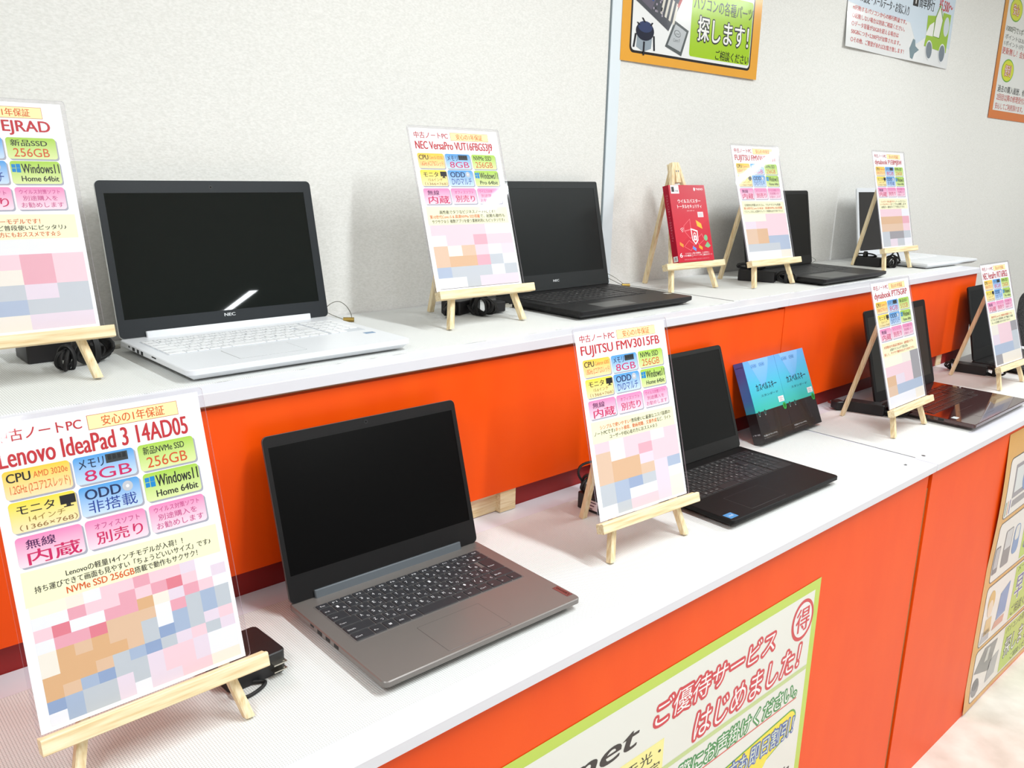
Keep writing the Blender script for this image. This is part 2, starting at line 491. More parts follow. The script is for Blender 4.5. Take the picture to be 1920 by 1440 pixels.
def card_print(D):
    m = MB()
    X = lambda u: (u - 107.5)
    Y = lambda v: (303 - v)
    def tx(s, x0, x1, y0, y1, col, bold=0.0, z=0.0003):       # y0 top .. y1 bottom, millimetres from the top left of the case
        m.text(s, X(x0) * MM, X(x1) * MM, Y(y1) * MM, Y(y0) * MM, z, 0, col, None, bold)
    def rc(x0, x1, y0, y1, col, z=0.0002):
        m.rect(X(x0) * MM, X(x1) * MM, Y(y1) * MM, Y(y0) * MM, z, 0, col)
    rc(3.5, 209.5, 4.5, 301.5, rgb(252, 252, 253), 0.0)
    if D.get('used', True):
        tx('中古ノートPC', 13, 89, 10.8, 22.6, RED, 0.012)
    rc(94.6, 185.4, 10.2, 25.0, rgb(206, 110, 60), 0.0001)
    rc(95.1, 184.9, 10.7, 24.5, rgb(255, 243, 176), 0.0002)
    tx('安心の1年保証', 108, 171, 12.4, 22.8, ORG, 0.012)
    tx(D['model'], D.get('mx', 12.5), 192, 28, 46.8, RED, [(-0.0004, 0), (0.0004, 0), (0, 0.00015)])
    cols = ((12.5, 71.5), (74.5, 133), (137, 195.5))
    rows = ((50, 77.5), (80.3, 109.8), (114, 143))
    for r in range(3):
        for c in range(3):
            tile(m, X(cols[c][0]), X(cols[c][1]), Y(rows[r][1]), Y(rows[r][0]), (('y', 'b', 'g'), ('m', 'b', 'g'), ('p', 'p', 'p'))[r][c])
    tx('CPU', 15.5, 36, 53, 61.5, DARK, 0.03); tx(D['cpu'], 38.5, 69, 54.5, 60.5, ORG)
    tx(D['ghz'], 17, 69.5, 64, 75, ORG)
    tx('メモリ', 79, 103, 53, 62.5, rgb(30, 44, 76), 0.02)
    rc(105, 126.5, 52, 61, rgb(56, 62, 64), 0.0003)
    for i in range(4): rc(107 + i * 4.8, 110.4 + i * 4.8, 53.2, 58, rgb(28, 34, 36), 0.0004)
    tx('8GB', 83, 128, 64.5, 75.5, MAG)
    tx(D['ssd'], 142, 185, 52.5, 61, DARK, 0.02); tx(D['gb'], 144, 186, 63.8, 74.8, rgb(214, 84, 40))
    tx('モニタ', 19, 52, 84, 93, DARK, 0.02)
    rc(57, 71, 83.2, 92, rgb(30, 30, 32), 0.0003); rc(62, 66, 92, 94.2, rgb(40, 40, 42), 0.0003); rc(59.5, 68.5, 94, 95, rgb(40, 40, 42), 0.0003)
    tx(D['inch'], 28, 60, 95.5, 101, rgb(150, 120, 50)); tx('（1366×768）', 19, 70, 102.5, 108.5, rgb(146, 110, 60))
    tx('ODD', 80, 114, 83.5, 93.5, rgb(34, 48, 90), 0.035)
    m.disc(X(121) * MM, Y(88) * MM, 0.0052, 0.0052, 0.0003, 0, rgb(196, 200, 206)); m.disc(X(121) * MM, Y(88) * MM, 0.0017, 0.0017, 0.0004, 0, rgb(240, 242, 246))
    tx(D['odd'], 81, 128, 95, 107.5, BLU)
    wb = rgb(22, 136, 206)
    for (a, b, e) in ((138.5, 143.0, 0), (143.7, 148.6, 1)):
        for (f, g) in ((84.5, 89.2), (89.9, 94.6)):
            rc(a, b, f - 0.4 * e, g + (0.4 * e if f > 88 else 0), wb, 0.0003)
    tx('Windows11', 150, 194, 84, 96, DARK, 0.025); tx(D['win'], 148, 192, 99.5, 106.5, DARK, 0.025)
    tx('無線', 21, 47, 117.5, 126.5, rgb(90, 40, 90), 0.02); tx('内蔵', 21, 68, 128, 142, MAG, 0.012)
    tx('オフィスソフト', 83, 127, 118.5, 124.5, PUR); tx('別売り', 83, 128, 127, 139.5, MAG, 0.008)
    tx('ウイルス対策ソフト', 142, 190, 117, 123, PUR); tx('別途購入を', 145, 186, 125, 131.5, PUR); tx('お勧めします', 142, 192, 133.5, 140.5, PUR)
    m.flat([(X(11) * MM, Y(181) * MM), (X(203) * MM, Y(181) * MM), (X(203) * MM, Y(150) * MM), (X(12) * MM, Y(147) * MM)], 0.0001, 0, rgb(252, 250, 206))
    for i, line in enumerate(D['lines']):
        for (s, a, b, col) in line:
            tx(s, a, b, 154.5 + i * 8.4, 161.2 + i * 8.4, col, 0.008)
    G = D['grid']
    lift = 0.0 if len(G[0]) > 8 else 0.1
    nr, nc = len(G), len(G[0])
    gx0, gx1, gy0, gy1 = 13.0, 205.0, 181.0, 297.5
    for r in range(nr):
        for c in range(nc):
            rc(gx0 + (gx1 - gx0) * c / nc, gx0 + (gx1 - gx0) * (c + 1) / nc, gy0 + (gy1 - gy0) * r / nr, gy0 + (gy1 - gy0) * (r + 1) / nr, tuple(q + (w - q) * lift for q, w in zip(PAL[G[r][c]], (0.93, 0.93, 0.95, 1))), 0.0001)
    if D.get('line'):
        rc(13, 203, 297.2, 297.8, rgb(60, 60, 66), 0.0002)
    return m
CR, BR = rgb(222, 88, 36), rgb(60, 58, 56)
CARDS = {
 'front': dict(model='Lenovo IdeaPad 3 14AD05', cpu='AMD 3020e', ghz='1.2GHz (2コア2スレッド)', ssd='新品NVMe SSD', gb='256GB', inch='14インチ', odd='非搭載', win='Home 64bit', grid=G1,
   lines=[[('Lenovoの軽量14インチモデルが入荷！！', 50, 165, BR)], [('持ち運びできて画面も見やすい「ちょうどいいサイズ」です♪', 21, 194, BR)], [('NVMe SSD 256GB', 48, 112, CR), ('搭載で動作もサクサク！', 112.5, 178, BR)]],
   label='price card for a 14 inch used notebook, nearest card, leaning on its pine easel'),
 'upl': dict(model='11EJRAD', mx=118, used=False, cpu='', ghz='', ssd='新品SSD', gb='256GB', inch='15.6インチ', odd='DVDマルチ', win='Home 64bit', grid=G5,
   lines=[[('エントリーモデルです！', 84, 160, CR)], [('ネット検索や動画鑑賞など普段使いにピッタリ♪', 24, 190, BR)], [('初心者の方にもおススメです☆彡', 84, 182, CR)]],
   label='price card cut off by the picture edge, beside the white laptop on the raised shelf'),
 'nec': dict(model='NEC VersaPro VUT16FBGS3J9', cpu='Core i5-10210U', ghz='1.6GHz (4コア8スレッド)', ssd='NVMe SSD', gb='256GB', inch='15.6インチ', odd='DVDマルチ', win='Pro 64bit', grid=G3, line=True,
   lines=[[('高性能でタフなビジネスノートPCです！', 40, 172, BR)], [('第10世代Core i5 & 高速NVMe SSD搭載', 17, 133, CR), ('で、起動も動作も', 134, 195, BR)], [('サクサク☆彡 複数アプリを使う業務利用にもピッタリです♪', 20, 193, BR)]],
   label='price card in front of the black laptop next to the wall trim, glare across it'),
 'fuj': dict(model='FUJITSU FMV3015FB', cpu='Celeron 6305', ghz='1.8GHz (2コア2スレッド)', ssd='NVMe SSD', gb='256GB', inch='15.6インチ', odd='DVDマルチ', win='Home 64bit', grid=G2,
   lines=[[('シンプルで使いやすい！', 30, 100, CR), ('普段使いに最適なコスパ抜群の', 101, 195, BR)], [('ノートPCです♪', 16, 62, BR), ('ネット検索、動画視聴、文書作成', 63, 160, CR), ('など、ライト', 161, 195, BR)], [('ユーザーや初心者の方におススメ☆彡', 48, 160, BR)]],
   label='price card between the grey laptop and the matt black laptop on the lower counter'),
 'fmv': dict(model='FUJITSU FMVWGA151', cpu='Core i5', ghz='1.6GHz (4コア8スレッド)', ssd='NVMe SSD', gb='256GB', inch='15.6インチ', odd='DVDマルチ', win='Home 64bit', grid=G4,
   lines=[[('日常的な作業はもちろん、マルチタスクも快適', 24, 186, BR)], [('第10世代Core i5 8GB・高速NVMe SSD搭載', 18, 192, CR)], [('でストレスなし♪仕事やテレワーク利用もおすすめです☆彡', 18, 194, BR)]],
   label='price card with strong diagonal glare, beside the red software box'),
 'dyu': dict(model='dynabook P1E8MJBW', cpu='Celeron', ghz='1.1GHz (2コア2スレッド)', ssd='NVMe SSD', gb='256GB', inch='14インチ', odd='非搭載', win='Home 64bit', grid=['pppw', 'oooP', 'tttp', 'gkkg', 'glgw'],
   lines=[[('コンパクトで持ち運びやすい', 24, 120, CR), ('ノートパソコン', 121, 190, BR)], [('シンプルデザインで', 18, 90, CR), ('どこでも活躍します', 91, 192, BR)], [('省電力・静音タイプで安心です☆', 24, 180, BR)]],
   label='price card in front of the small white laptop at the end of the raised shelf'),
 'dyl': dict(model='dynabook PT75GRP', cpu='Core i7', ghz='2.4GHz (2コア4スレッド)', ssd='新品SSD', gb='512GB', inch='15.6インチ', odd='DVDマルチ', win='Home 64bit', grid=['yyck', 'pppk', 'olpk', 'tbbb', 'wwwc'],
   lines=[[('大容量SSDを新品交換済み！高性能モデル', 20, 186, CR)], [('人気のワインレッドで見た目も', 50, 150, BR)], [('美しく、サクサク動作のおすすめPCです♪', 18, 186, CR)]],
   label='price card in front of the glossy dark red laptop on the lower counter'),
 'necl': dict(model='NEC VersaPro VKT16FBGS', cpu='Core i5', ghz='1.6GHz (4コア8スレッド)', ssd='NVMe SSD', gb='256GB', inch='15.6インチ', odd='DVDマルチ', win='Pro 64bit', grid=['cppk', 'lppg', 'bbbg', 'kccc'],
   lines=[[('第8世代Core i5と高速SSD搭載モデル', 24, 180, CR)], [('ビジネスから普段使いまで幅広く対応', 20, 186, BR)], [('キレイな状態でおすすめです☆彡', 20, 160, BR)]],
   label='price card at the far end of the lower counter, beyond the dark red laptop')}
for k, D in CARDS.items():
    if D['cpu'] == '': D['cpu'], D['ghz'] = 'Celeron', '1.8GHz (2コア2スレッド)'
    x, y, z0, yaw, phi, d, uo = EAS[k]
    t, T = ET[k]
    base = Matrix.Translation((x, y, z0)) @ Matrix.Rotation(yaw, 4, 'Z') @ T @ Matrix.Translation((uo, ES + 0.00775, 0.0073))
    base_n = base.copy()
    c = thing('price_card', D['label'], 'price card', mtx=base_n, group='price cards on easels')
    pm = card_print(D)
    pp = pm.build('printed_sheet', M['print'], c)
    sl = MB()
    W2, H_ = 0.1075, 0.303
    pts = rr(0.215, 0.303, 0.004, 4, 0, 0.1515)
    sl.flat(pts, 0.0012)
    sl.flat(pts[::-1], -0.0008)
    n = len(pts)
    vs = [(p[0], p[1], zz) for zz in (-0.0008, 0.0012) for p in pts]
    sl.add(vs, [(i, (i + 1) % n, n + (i + 1) % n, n + i) for i in range(n)], 1)
    sl.build('clear_case', [M['sleeve'], M['sleeve_edge']], c)

# ------------------------------------------------------------------ laptops
ROWS = [
 [(1.0, 'Esc')] + [(1.0, 'F%d' % i) for i in range(1, 13)] + [(1.0, 'Ins'), (1.0, 'Del')],
 [(1.0, '半/全')] + [(1.0, a) for a in ('1ぬ', '2ふ', '3あ', '4う', '5え', '6お', '7や', '8ゆ', '9よ', '0わ', 'ーほ', '^へ', '¥ー')] + [(1.0, 'BS')],
 [(1.4, 'Tab')] + [(1.0, a) for a in ('Qた', 'Wて', 'Eい', 'Rす', 'Tか', 'Yん', 'Uな', 'Iに', 'Oら', 'Pせ', '@゛', '[゜')] + [(1.6, '')],
 [(1.7, 'Caps')] + [(1.0, a) for a in ('Aち', 'Sと', 'Dし', 'Fは', 'Gき', 'Hく', 'Jま', 'Kの', 'Lり', ';れ', ':け', ']む')] + [(1.3, '')],
 [(2.2, 'Shift')] + [(1.0, a) for a in ('Zつ', 'Xさ', 'Cそ', 'Vひ', 'Bこ', 'Nみ', 'Mも', ',ね', '.る', '/め', '＼ろ')] + [(1.8, 'Shift')],
 [(1.5, 'Ctrl'), (1.0, 'Fn'), (1.0, '田'), (1.0, 'Alt'), (1.0, '無変換'), (3.2, ' '), (1.0, '変換'), (1.2, 'かな'), (1.1, 'Ctrl'), (1.0, '←'), (1.0, '↓'), (1.0, '→')]]
def key_rects(kb, numpad):
    u0, u1, v0, v1 = kb
    un = u1
    out = []
    if numpad: u1 = u0 + (u1 - u0) * 0.795
    hs = [0.62, 1, 1, 1, 1, 1]
    H = sum(hs)
    v = v1
    for r, row in enumerate(ROWS):
        h = (v1 - v0) * hs[r] / H
        tw = sum(k[0] for k in row)
        u = u0
        for i, (w, s) in enumerate(row):
            du = (u1 - u0) * w / tw
            if r == 2 and s == '':
                out.append((u + du * 0.2, u + du, v - 2 * h, v, 'Enter', r))
            elif r == 3 and s == '':
                pass
            else:
                out.append((u, u + du, v - h, v, s, r))
            u += du
        if numpad:
            g = (un - u1) * 0.06
            for c in range(4 if r else 4):
                a = u1 + g + (un - u1 - g) * c / 4
                s = [['', '', '', ''], ['7', '8', '9', '-'], ['4', '5', '6', '+'], ['1', '2', '3', ''], ['0', '.', '', ''], ['', '', '', '']][r][c]
                if r == 5 and c > 1: continue
                out.append((a, a + (un - u1 - g) / 4, v - h, v, s, r))
        v -= h
    return out

def laptop(x, y, z0, yaw, t, W, D, L, label, name='laptop', th=0.015, body=None, lidback=None, bezel=None, screen=None, keym=None, legend=None, kbplate=None,
           kb=None, tp=None, numpad=False, split=True, scr=None, hinge=None, hingem=None, ports=(), badge=None, logo=None, stickers=(), camu=None, power=None, legends=True,
           bezel_gap=True, tpm=None, r=0.008, th_key=0.0011, cornerlid=0.008, frontdrop=0.012, underz=0.0085):
    root = thing(name, label, 'laptop', (x, y, z0), yaw)
    zt = th + 0.004                                    # top of the base, feet 2 mm
    b = MB()
    bb = frontdrop
    b.slab(0, W, 0, D, 0.003, zt, r, 0.0012, 5, bb, bz=underz)
    base = b.build('base', [body], root, 30)
    for (fx, fy) in ((0.03, 0.03), (W - 0.03, 0.03), (0.03, D - 0.03), (W - 0.03, D - 0.03)):
        MB().tube([(fx, fy, 0.0002), (fx, fy, 0.0034)], 0.006, 12).build('foot', M['black_matte'], base, 40)
    for (v, w, h) in ports:
        MB().box(-0.0002, 0.002, v - w / 2, v + w / 2, zt - 0.0020 - h, zt - 0.0020).build('port', M['black_matte'], base)
    if power:
        p = MB()
        p.tube([(power[0], power[1], zt - 0.0002), (power[0], power[1], zt + 0.0003)], 0.0055, 20)
        p.build('power_button', [body], base, 40)
    # touchpad
    if tp:
        p = MB()
        p.slab(tp[0] - 0.0006, tp[1] + 0.0006, tp[2] - 0.0006, tp[3] + 0.0006, zt - 0.0004, zt + 0.00005, 0.002, 0.0001, 3, mat=1)
        p.slab(tp[0], tp[1], tp[2], tp[3], zt - 0.0003, zt + 0.00018, 0.002, 0.0001, 3)
        p.build('touchpad', [tpm or body, M['seam']], root, 30)
    # keyboard
    pl = MB()
    pl.slab(kb[0] - 0.002, kb[1] + 0.002, kb[2] - 0.002, kb[3] + 0.002, zt - 0.0004, zt + 0.00015, 0.003, 0.0001, 3)
    rects = key_rects(kb, numpad)
    kz0, kz1 = zt + 0.0001, zt + 0.0001 + th_key
    if not split:
        for (a, b2, c, d, s, rr_) in rects:
            pl.slab(a + 0.0007, b2 - 0.0007, c + 0.0007, d - 0.0007, kz0, kz1, 0.0012, 0.0004, 1, 0, mat=1)
        pl.build('keyboard', [kbplate, keym], root, 40)
    else:
        kbo = pl.build('keyboard', [kbplate], root, 40)
        for (a, b2, c, d, s, rr_) in rects:
            k = MB()
            k.slab(a + 0.0008, b2 - 0.0008, c + 0.0008, d - 0.0008, kz0, kz1, 0.0016, 0.0003, 3, 0)
            zz = kz1 + 0.00004
            s2 = s.strip()
            if legends and s2:
                w, h = b2 - a, d - c
                if s2 == '田':
                    for i in (0, 1):
                        for j in (0, 1):
                            k.rect(a + w * 0.36 + i * 0.0021, a + w * 0.36 + i * 0.0021 + 0.0018, c + h * 0.36 + j * 0.0021, c + h * 0.36 + j * 0.0021 + 0.0018, zz, 1)
                elif rr_ == 0:
                    k.text(s2, a + w * 0.3, a + w * 0.66, c + h * 0.34, c + h * 0.62, zz, 1)
                elif rr_ in (1, 2, 3, 4) and len(s2) == 2 and ord(s2[1]) > 0x2000:
                    k.text(s2[0], a + w * 0.22, a + w * 0.40, c + h * 0.5, c + h * 0.78, zz, 1)
                    k.text(s2[1], a + w * 0.56, a + w * 0.76, c + h * 0.2, c + h * 0.42, zz, 1)
                else:
                    lw = min(w * 0.66, 0.0022 * len(s2) + 0.0008)
                    k.text(s2, a + 0.003, a + 0.003 + lw, c + h * 0.36, c + h * 0.36 + 0.003, zz, 1)
            k.build('key', [keym, legend], kbo, 40)
    # stickers and badges on the palm rest
    for (u0, u1, v0, v1, c1, s, c2) in stickers:
        m = MB()
        m.slab(u0, u1, v0, v1, zt, zt + 0.0002, 0.0008, 0.00005, 2, col=c1)
        if s: m.text(s, u0 + (u1 - u0) * 0.25, u1 - (u1 - u0) * 0.25, v0 + (v1 - v0) * 0.35, v1 - (v1 - v0) * 0.35, zt + 0.0003, 0, c2)
        m.build('sticker', M['print_gloss'], root)
    if badge:
        u0, u1, v0, v1, s = badge
        m = MB()
        m.slab(u0, u1, v0, v1, zt, zt + 0.0003, 0.0005, 0.0001, 2, col=rgb(112, 66, 64))
        TT = Matrix.Translation(((u0 + u1) / 2, (v0 + v1) / 2, 0)) @ Matrix.Rotation(PI / 2, 4, 'Z')
        m.text(s, -(v1 - v0) * 0.4, (v1 - v0) * 0.4, -(u1 - u0) * 0.22, (u1 - u0) * 0.25, zt + 0.0004, 0, rgb(30, 24, 24), TT, 0.02)
        m.build('maker_badge', M['print_gloss'], root)
    # lid
    a = PI - t
    hv, hz = D - 0.008, 0.012 + 0.004
    hz = 0.012 if False else hz
    LT = Matrix(((1, 0, 0, 0), (0, math.cos(a), -math.sin(a), hv), (0, math.sin(a), math.cos(a), hz), (0, 0, 0, 1)))
    # lid local: x across, y up the lid, z towards the user (local -y of the base): columns chosen so that +z faces front
    LT = Matrix(((1, 0, 0, 0), (0, math.cos(a), -math.sin(a), hv), (0, math.sin(a), math.cos(a), hz), (0, 0, 0, 1)))
    b0 = 0.0035
    l = MB()
    l.slab(0, W, b0, L, -0.0062, -0.0006, cornerlid, 0.0004, 5, 0.0022, T=LT)
    lid = l.build('lid', [lidback], root, 30)
    s0, s1, s2, s3 = scr
    m = MB()
    outer = rr(W - 0.0012, L - b0 - 0.0012, cornerlid - 0.0004, 5, W / 2, (L + b0) / 2)
    inner = []
    # ring between the outer rounded outline and the screen opening (same vertex count, projected on the opening)
    cxs, cys = (s0 + s1) / 2, (s2 + s3) / 2
    nseg = len(outer) // 4
    cor = [(s1, s2), (s1, s3), (s0, s3), (s0, s2)]
    for q in range(4):
        inner += [cor[q]] * nseg
    n = len(outer)
    vs = [(p[0], p[1], 0.0) for p in outer] + [(p[0], p[1], 0.0) for p in inner] + [(p[0], p[1], -0.0008) for p in outer] + [(p[0], p[1], -0.0008) for p in inner]
    fs = []
    for i in range(n):
        j = (i + 1) % n
        if inner[i] == inner[j]:
            fs.append((i, j, n + i))
        else:
            fs.append((i, j, n + j, n + i))
            fs.append((n + i, n + j, 3 * n + j, 3 * n + i))
        fs.append((2 * n + i, 2 * n + j, j, i))
    m.add(vs, fs, 0, None, LT)
    m.build('bezel', [bezel], lid)
    m = MB()
    m.rect(s0 - 0.0005, s1 + 0.0005, s2 - 0.0005, s3 + 0.0005, -0.0005, 0, None, LT)
    m.build('screen', [screen], lid)
    if camu:
        m = MB()
        m.disc(camu[0], camu[1], 0.0030, 0.0030, 0.0001, 0, None, LT)
        m.disc(camu[0], camu[1], 0.0014, 0.0014, 0.0002, 1, None, LT)
        m.build('webcam', [M['camring'], M['black_gloss']], lid)
    if logo:
        u0, u1, v0, v1, s = logo
        MB().text(s, u0, u1, v0, v1, 0.00015, 0, None, LT, 0.03).build('logo', [M['logo']], lid)
    if hinge:
        m = MB()
        h0, h1, hh, dep = hinge
        m.slab(h0, h1, 0.0, hh, -0.004, 0.0042, 0.001, 0.0012, 2, T=LT)
        m.build('hinge_cover', [hingem], lid, 30)
    return root

M['seam'] = mat('seam_dark', rgb(70, 66, 66), 0.6)
M['black_gloss'] = mat('black_glass', rgb(14, 14, 15), 0.08)
M['camring'] = mat('camera_ring', rgb(24, 25, 27), 0.4)
M['logo'] = mat('silver_print', rgb(222, 224, 226), 0.4)
M['grey_body'] = mat('warm_grey_metal_plastic', rgb(128, 122, 118), 0.36, 0.35)
M['grey_hinge'] = mat('blue_grey_plastic', rgb(100, 106, 112), 0.42, 0.2)
M['grey_lid'] = mat('grey_lid_edge', rgb(92, 88, 88), 0.4, 0.3)
M['bez_black'] = mat('black_bezel', rgb(20, 18, 19), 0.5, spec=0.3)
M['scr_black'] = mat('dark_panel', rgb(8, 7, 7), 0.25, spec=0.15)
M['key_dark'] = mat('dark_keycap', rgb(46, 46, 50), 0.5)
M['legend_w'] = mat('white_legend', rgb(225, 225, 228), 0.5)
M['plate_grey'] = mat('grey_key_deck', rgb(110, 106, 104), 0.45, 0.2)
laptop(-1.3739, 0.0755, DK, -0.0192, 1.8525, 0.3245, 0.2384, 0.2345, 'dark grey laptop with black screen and dark keys on the lower counter',
       body=M['grey_body'], lidback=M['grey_lid'], bezel=M['bez_black'], screen=M['scr_black'], keym=M['key_dark'], legend=M['legend_w'], kbplate=M['plate_grey'],
       kb=(0.0225, 0.302, 0.097, 0.2075), tp=(0.0995, 0.2008, 0.0075, 0.077), scr=(0.0068, 0.3165, 0.041, 0.2185), hinge=(0.036, 0.289, 0.0135, 0), hingem=M['grey_hinge'],
       ports=((0.172, 0.009, 0.003), (0.152, 0.012, 0.0055), (0.131, 0.011, 0.005), (0.110, 0.011, 0.005)), badge=(0.3105, 0.3215, 0.0135, 0.0445, 'Lenovo'), camu=(0.1614, 0.2275), power=(0.3115, 0.218))

M['white_body'] = mat('pearl_white_plastic', rgb(232, 234, 238), 0.34)
M['white_lid'] = mat('white_lid_back', rgb(226, 228, 226), 0.35)
M['bez_slate'] = mat('slate_bezel', rgb(36, 40, 44), 0.5, spec=0.3)
M['scr_green'] = mat('dark_glossy_panel', rgb(14, 20, 19), 0.02, spec=0.3)
M['key_white'] = mat('white_keycap', rgb(240, 241, 243), 0.4)
M['legend_g'] = mat('grey_legend', rgb(120, 122, 128), 0.5)
M['plate_white'] = mat('white_key_deck', rgb(205, 209, 216), 0.4)
laptop(-1.4341, 0.4396, H2, 0.0105, 1.7848, 0.3664, 0.2616, 0.2475, 'large white laptop with black screen and white keys on the raised shelf',
       body=M['white_body'], lidback=M['white_lid'], bezel=M['bez_slate'], screen=M['scr_green'], keym=M['key_white'], legend=M['legend_g'], kbplate=M['plate_white'], r=0.012,
       kb=(0.0185, 0.348, 0.110, 0.222), tp=(0.0878, 0.193, 0.028, 0.0915), numpad=True, scr=(0.0115, 0.3508, 0.033, 0.2275), hinge=(0.040, 0.328, 0.0125, 0), hingem=M['white_body'],
       ports=((0.216, 0.005, 0.003), (0.198, 0.010, 0.005), (0.180, 0.008, 0.0055), (0.164, 0.008, 0.0055), (0.118, 0.016, 0.002)), logo=(0.1715, 0.1905, 0.0232, 0.0283, 'NEC'), camu=(0.1813, 0.2365),
       stickers=[(0.330, 0.349, 0.076, 0.088, rgb(110, 150, 190), 'CORE', rgb(220, 230, 240))], frontdrop=0.012)

M['blk_body'] = mat('black_textured_plastic', rgb(14, 12, 12), 0.5, spec=0.2)
M['blk_bezel'] = mat('charcoal_bezel', rgb(30, 29, 28), 0.55, spec=0.3)
M['scr_char'] = mat('charcoal_panel', rgb(24, 24, 23), 0.35, spec=0.2)
M['key_blk'] = mat('black_keycap', rgb(30, 29, 30), 0.45)
M['legend_d'] = mat('soft_grey_legend', rgb(150, 148, 146), 0.5)
M['plate_blk'] = mat('black_key_deck', rgb(22, 21, 21), 0.5)
laptop(-0.6534, 0.0846, DK, -0.0182, 1.905, 0.3611, 0.2367, 0.2305, 'matt black laptop with blue sticker beside the two blue software boxes',
       body=M['blk_body'], lidback=M['blk_body'], bezel=M['blk_bezel'], screen=M['scr_char'], keym=M['key_blk'], legend=M['legend_d'], kbplate=M['plate_blk'],
       kb=(0.017, 0.345, 0.098, 0.205), tp=(0.075, 0.185, 0.012, 0.072), numpad=True, scr=(0.012, 0.352, 0.030, 0.2215), ports=((0.18, 0.012, 0.005), (0.15, 0.012, 0.005)),
       stickers=[(0.006, 0.029, 0.008, 0.026, rgb(30, 140, 196), 'intel', rgb(220, 235, 245))], camu=(0.18, 0.2275), legends=True)

M['blk_body2'] = mat('black_satin_plastic', rgb(24, 23, 24), 0.4, spec=0.3)
M['blk_bezel2'] = mat('grey_black_bezel', rgb(34, 37, 38), 0.5, spec=0.3)
M['scr_char2'] = mat('matt_grey_black_panel', rgb(26, 29, 29), 0.35, spec=0.2)
M['tp_grey'] = mat('dark_grey_touchpad', rgb(84, 84, 82), 0.4)
laptop(-0.6501, 0.4634, H2, 0.0101, 1.8023, 0.3697, 0.2551, 0.2505, 'black laptop on the raised shelf in front of the pale wall trim',
       body=M['blk_body2'], lidback=M['blk_body2'], bezel=M['blk_bezel2'], screen=M['scr_char2'], keym=M['key_blk'], legend=M['legend_d'], kbplate=M['plate_blk'],
       kb=(0.020, 0.348, 0.090, 0.215), tp=(0.085, 0.185, 0.012, 0.060), tpm=M['tp_grey'], numpad=True, scr=(0.012, 0.3555, 0.040, 0.2345), logo=(0.1785, 0.1975, 0.0212, 0.0262, 'NEC'),
       camu=(0.186, 0.2425), ports=((0.2, 0.012, 0.005), (0.17, 0.012, 0.005), (0.09, 0.014, 0.006)), stickers=[(0.344, 0.360, 0.052, 0.066, rgb(190, 190, 186), '', None)], cornerlid=0.004, frontdrop=0.012, underz=0.0075)

M['wine'] = mat('glossy_wine_red', rgb(62, 18, 20), 0.07, spec=0.6, coat=0.8)
M['wine_key'] = mat('dark_wine_keycap', rgb(44, 18, 20), 0.25)
M['scr_pt'] = mat('dark_olive_panel', rgb(42, 42, 38), 0.3, spec=0.4)
laptop(0.3073, 0.0387, DK, 0.0075, 1.8262, 0.3795, 0.2533, 0.2464, 'glossy dark red laptop on the lower counter', body=M['wine'], lidback=M['black_plastic'], bezel=M['bez_black'], screen=M['scr_pt'],
       keym=M['wine_key'], legend=M['legend_d'], kbplate=M['wine'], kb=(0.020, 0.355, 0.105, 0.215), tp=(0.09, 0.19, 0.02, 0.075), numpad=True, split=False, scr=(0.014, 0.3655, 0.030, 0.2285),
       stickers=[(0.018, 0.038, 0.050, 0.064, rgb(215, 222, 224), '', None)], ports=((0.12, 0.014, 0.006), (0.08, 0.014, 0.006)), camu=(0.19, 0.238), frontdrop=0.012, underz=0.0075)
laptop(0.2666, 0.4428, H2, 0.0054, 1.7489, 0.3663, 0.2449, 0.2265, 'thin black laptop on the raised shelf right of the red box', body=M['blk_body2'], lidback=M['blk_body2'], bezel=M['blk_bezel'], screen=M['scr_char'],
       keym=M['key_blk'], legend=M['legend_d'], kbplate=M['plate_blk'], kb=(0.018, 0.350, 0.095, 0.215), tp=(0.05, 0.21, 0.008, 0.082), tpm=M['tp_grey'], numpad=True, split=False,
       scr=(0.010, 0.3555, 0.030, 0.215), camu=(0.183, 0.221), frontdrop=0.012, underz=0.0075)
M['scr_dy'] = mat('dark_brown_panel', rgb(50, 47, 45), 0.35)
laptop(0.962, 0.4600, H2, -0.0501, 1.7286, 0.3597, 0.2475, 0.2335, 'small white laptop with white bezel at the end of the raised shelf', body=M['white_body'], lidback=M['white_body'], bezel=M['white_body'], screen=M['scr_dy'],
       keym=M['key_white'], legend=M['legend_g'], kbplate=M['white_body'], kb=(0.018, 0.340, 0.115, 0.215), tp=(0.12, 0.23, 0.02, 0.09), numpad=True, split=False, scr=(0.011, 0.349, 0.022, 0.219),
       camu=(0.18, 0.226), ports=((0.10, 0.013, 0.005),), th=0.014)
laptop(1.0797, 0.0802, DK, -0.0011, 1.7862, 0.37, 0.2499, 0.245, 'black laptop at the far end of the lower counter', body=M['blk_body2'], lidback=M['blk_body2'], bezel=M['blk_bezel'], screen=M['scr_char'],
       keym=M['key_blk'], legend=M['legend_d'], kbplate=M['plate_blk'], kb=(0.020, 0.348, 0.090, 0.215), tp=(0.085, 0.185, 0.012, 0.060), numpad=True, split=False, scr=(0.012, 0.3555, 0.040, 0.2305), camu=(0.186, 0.238))

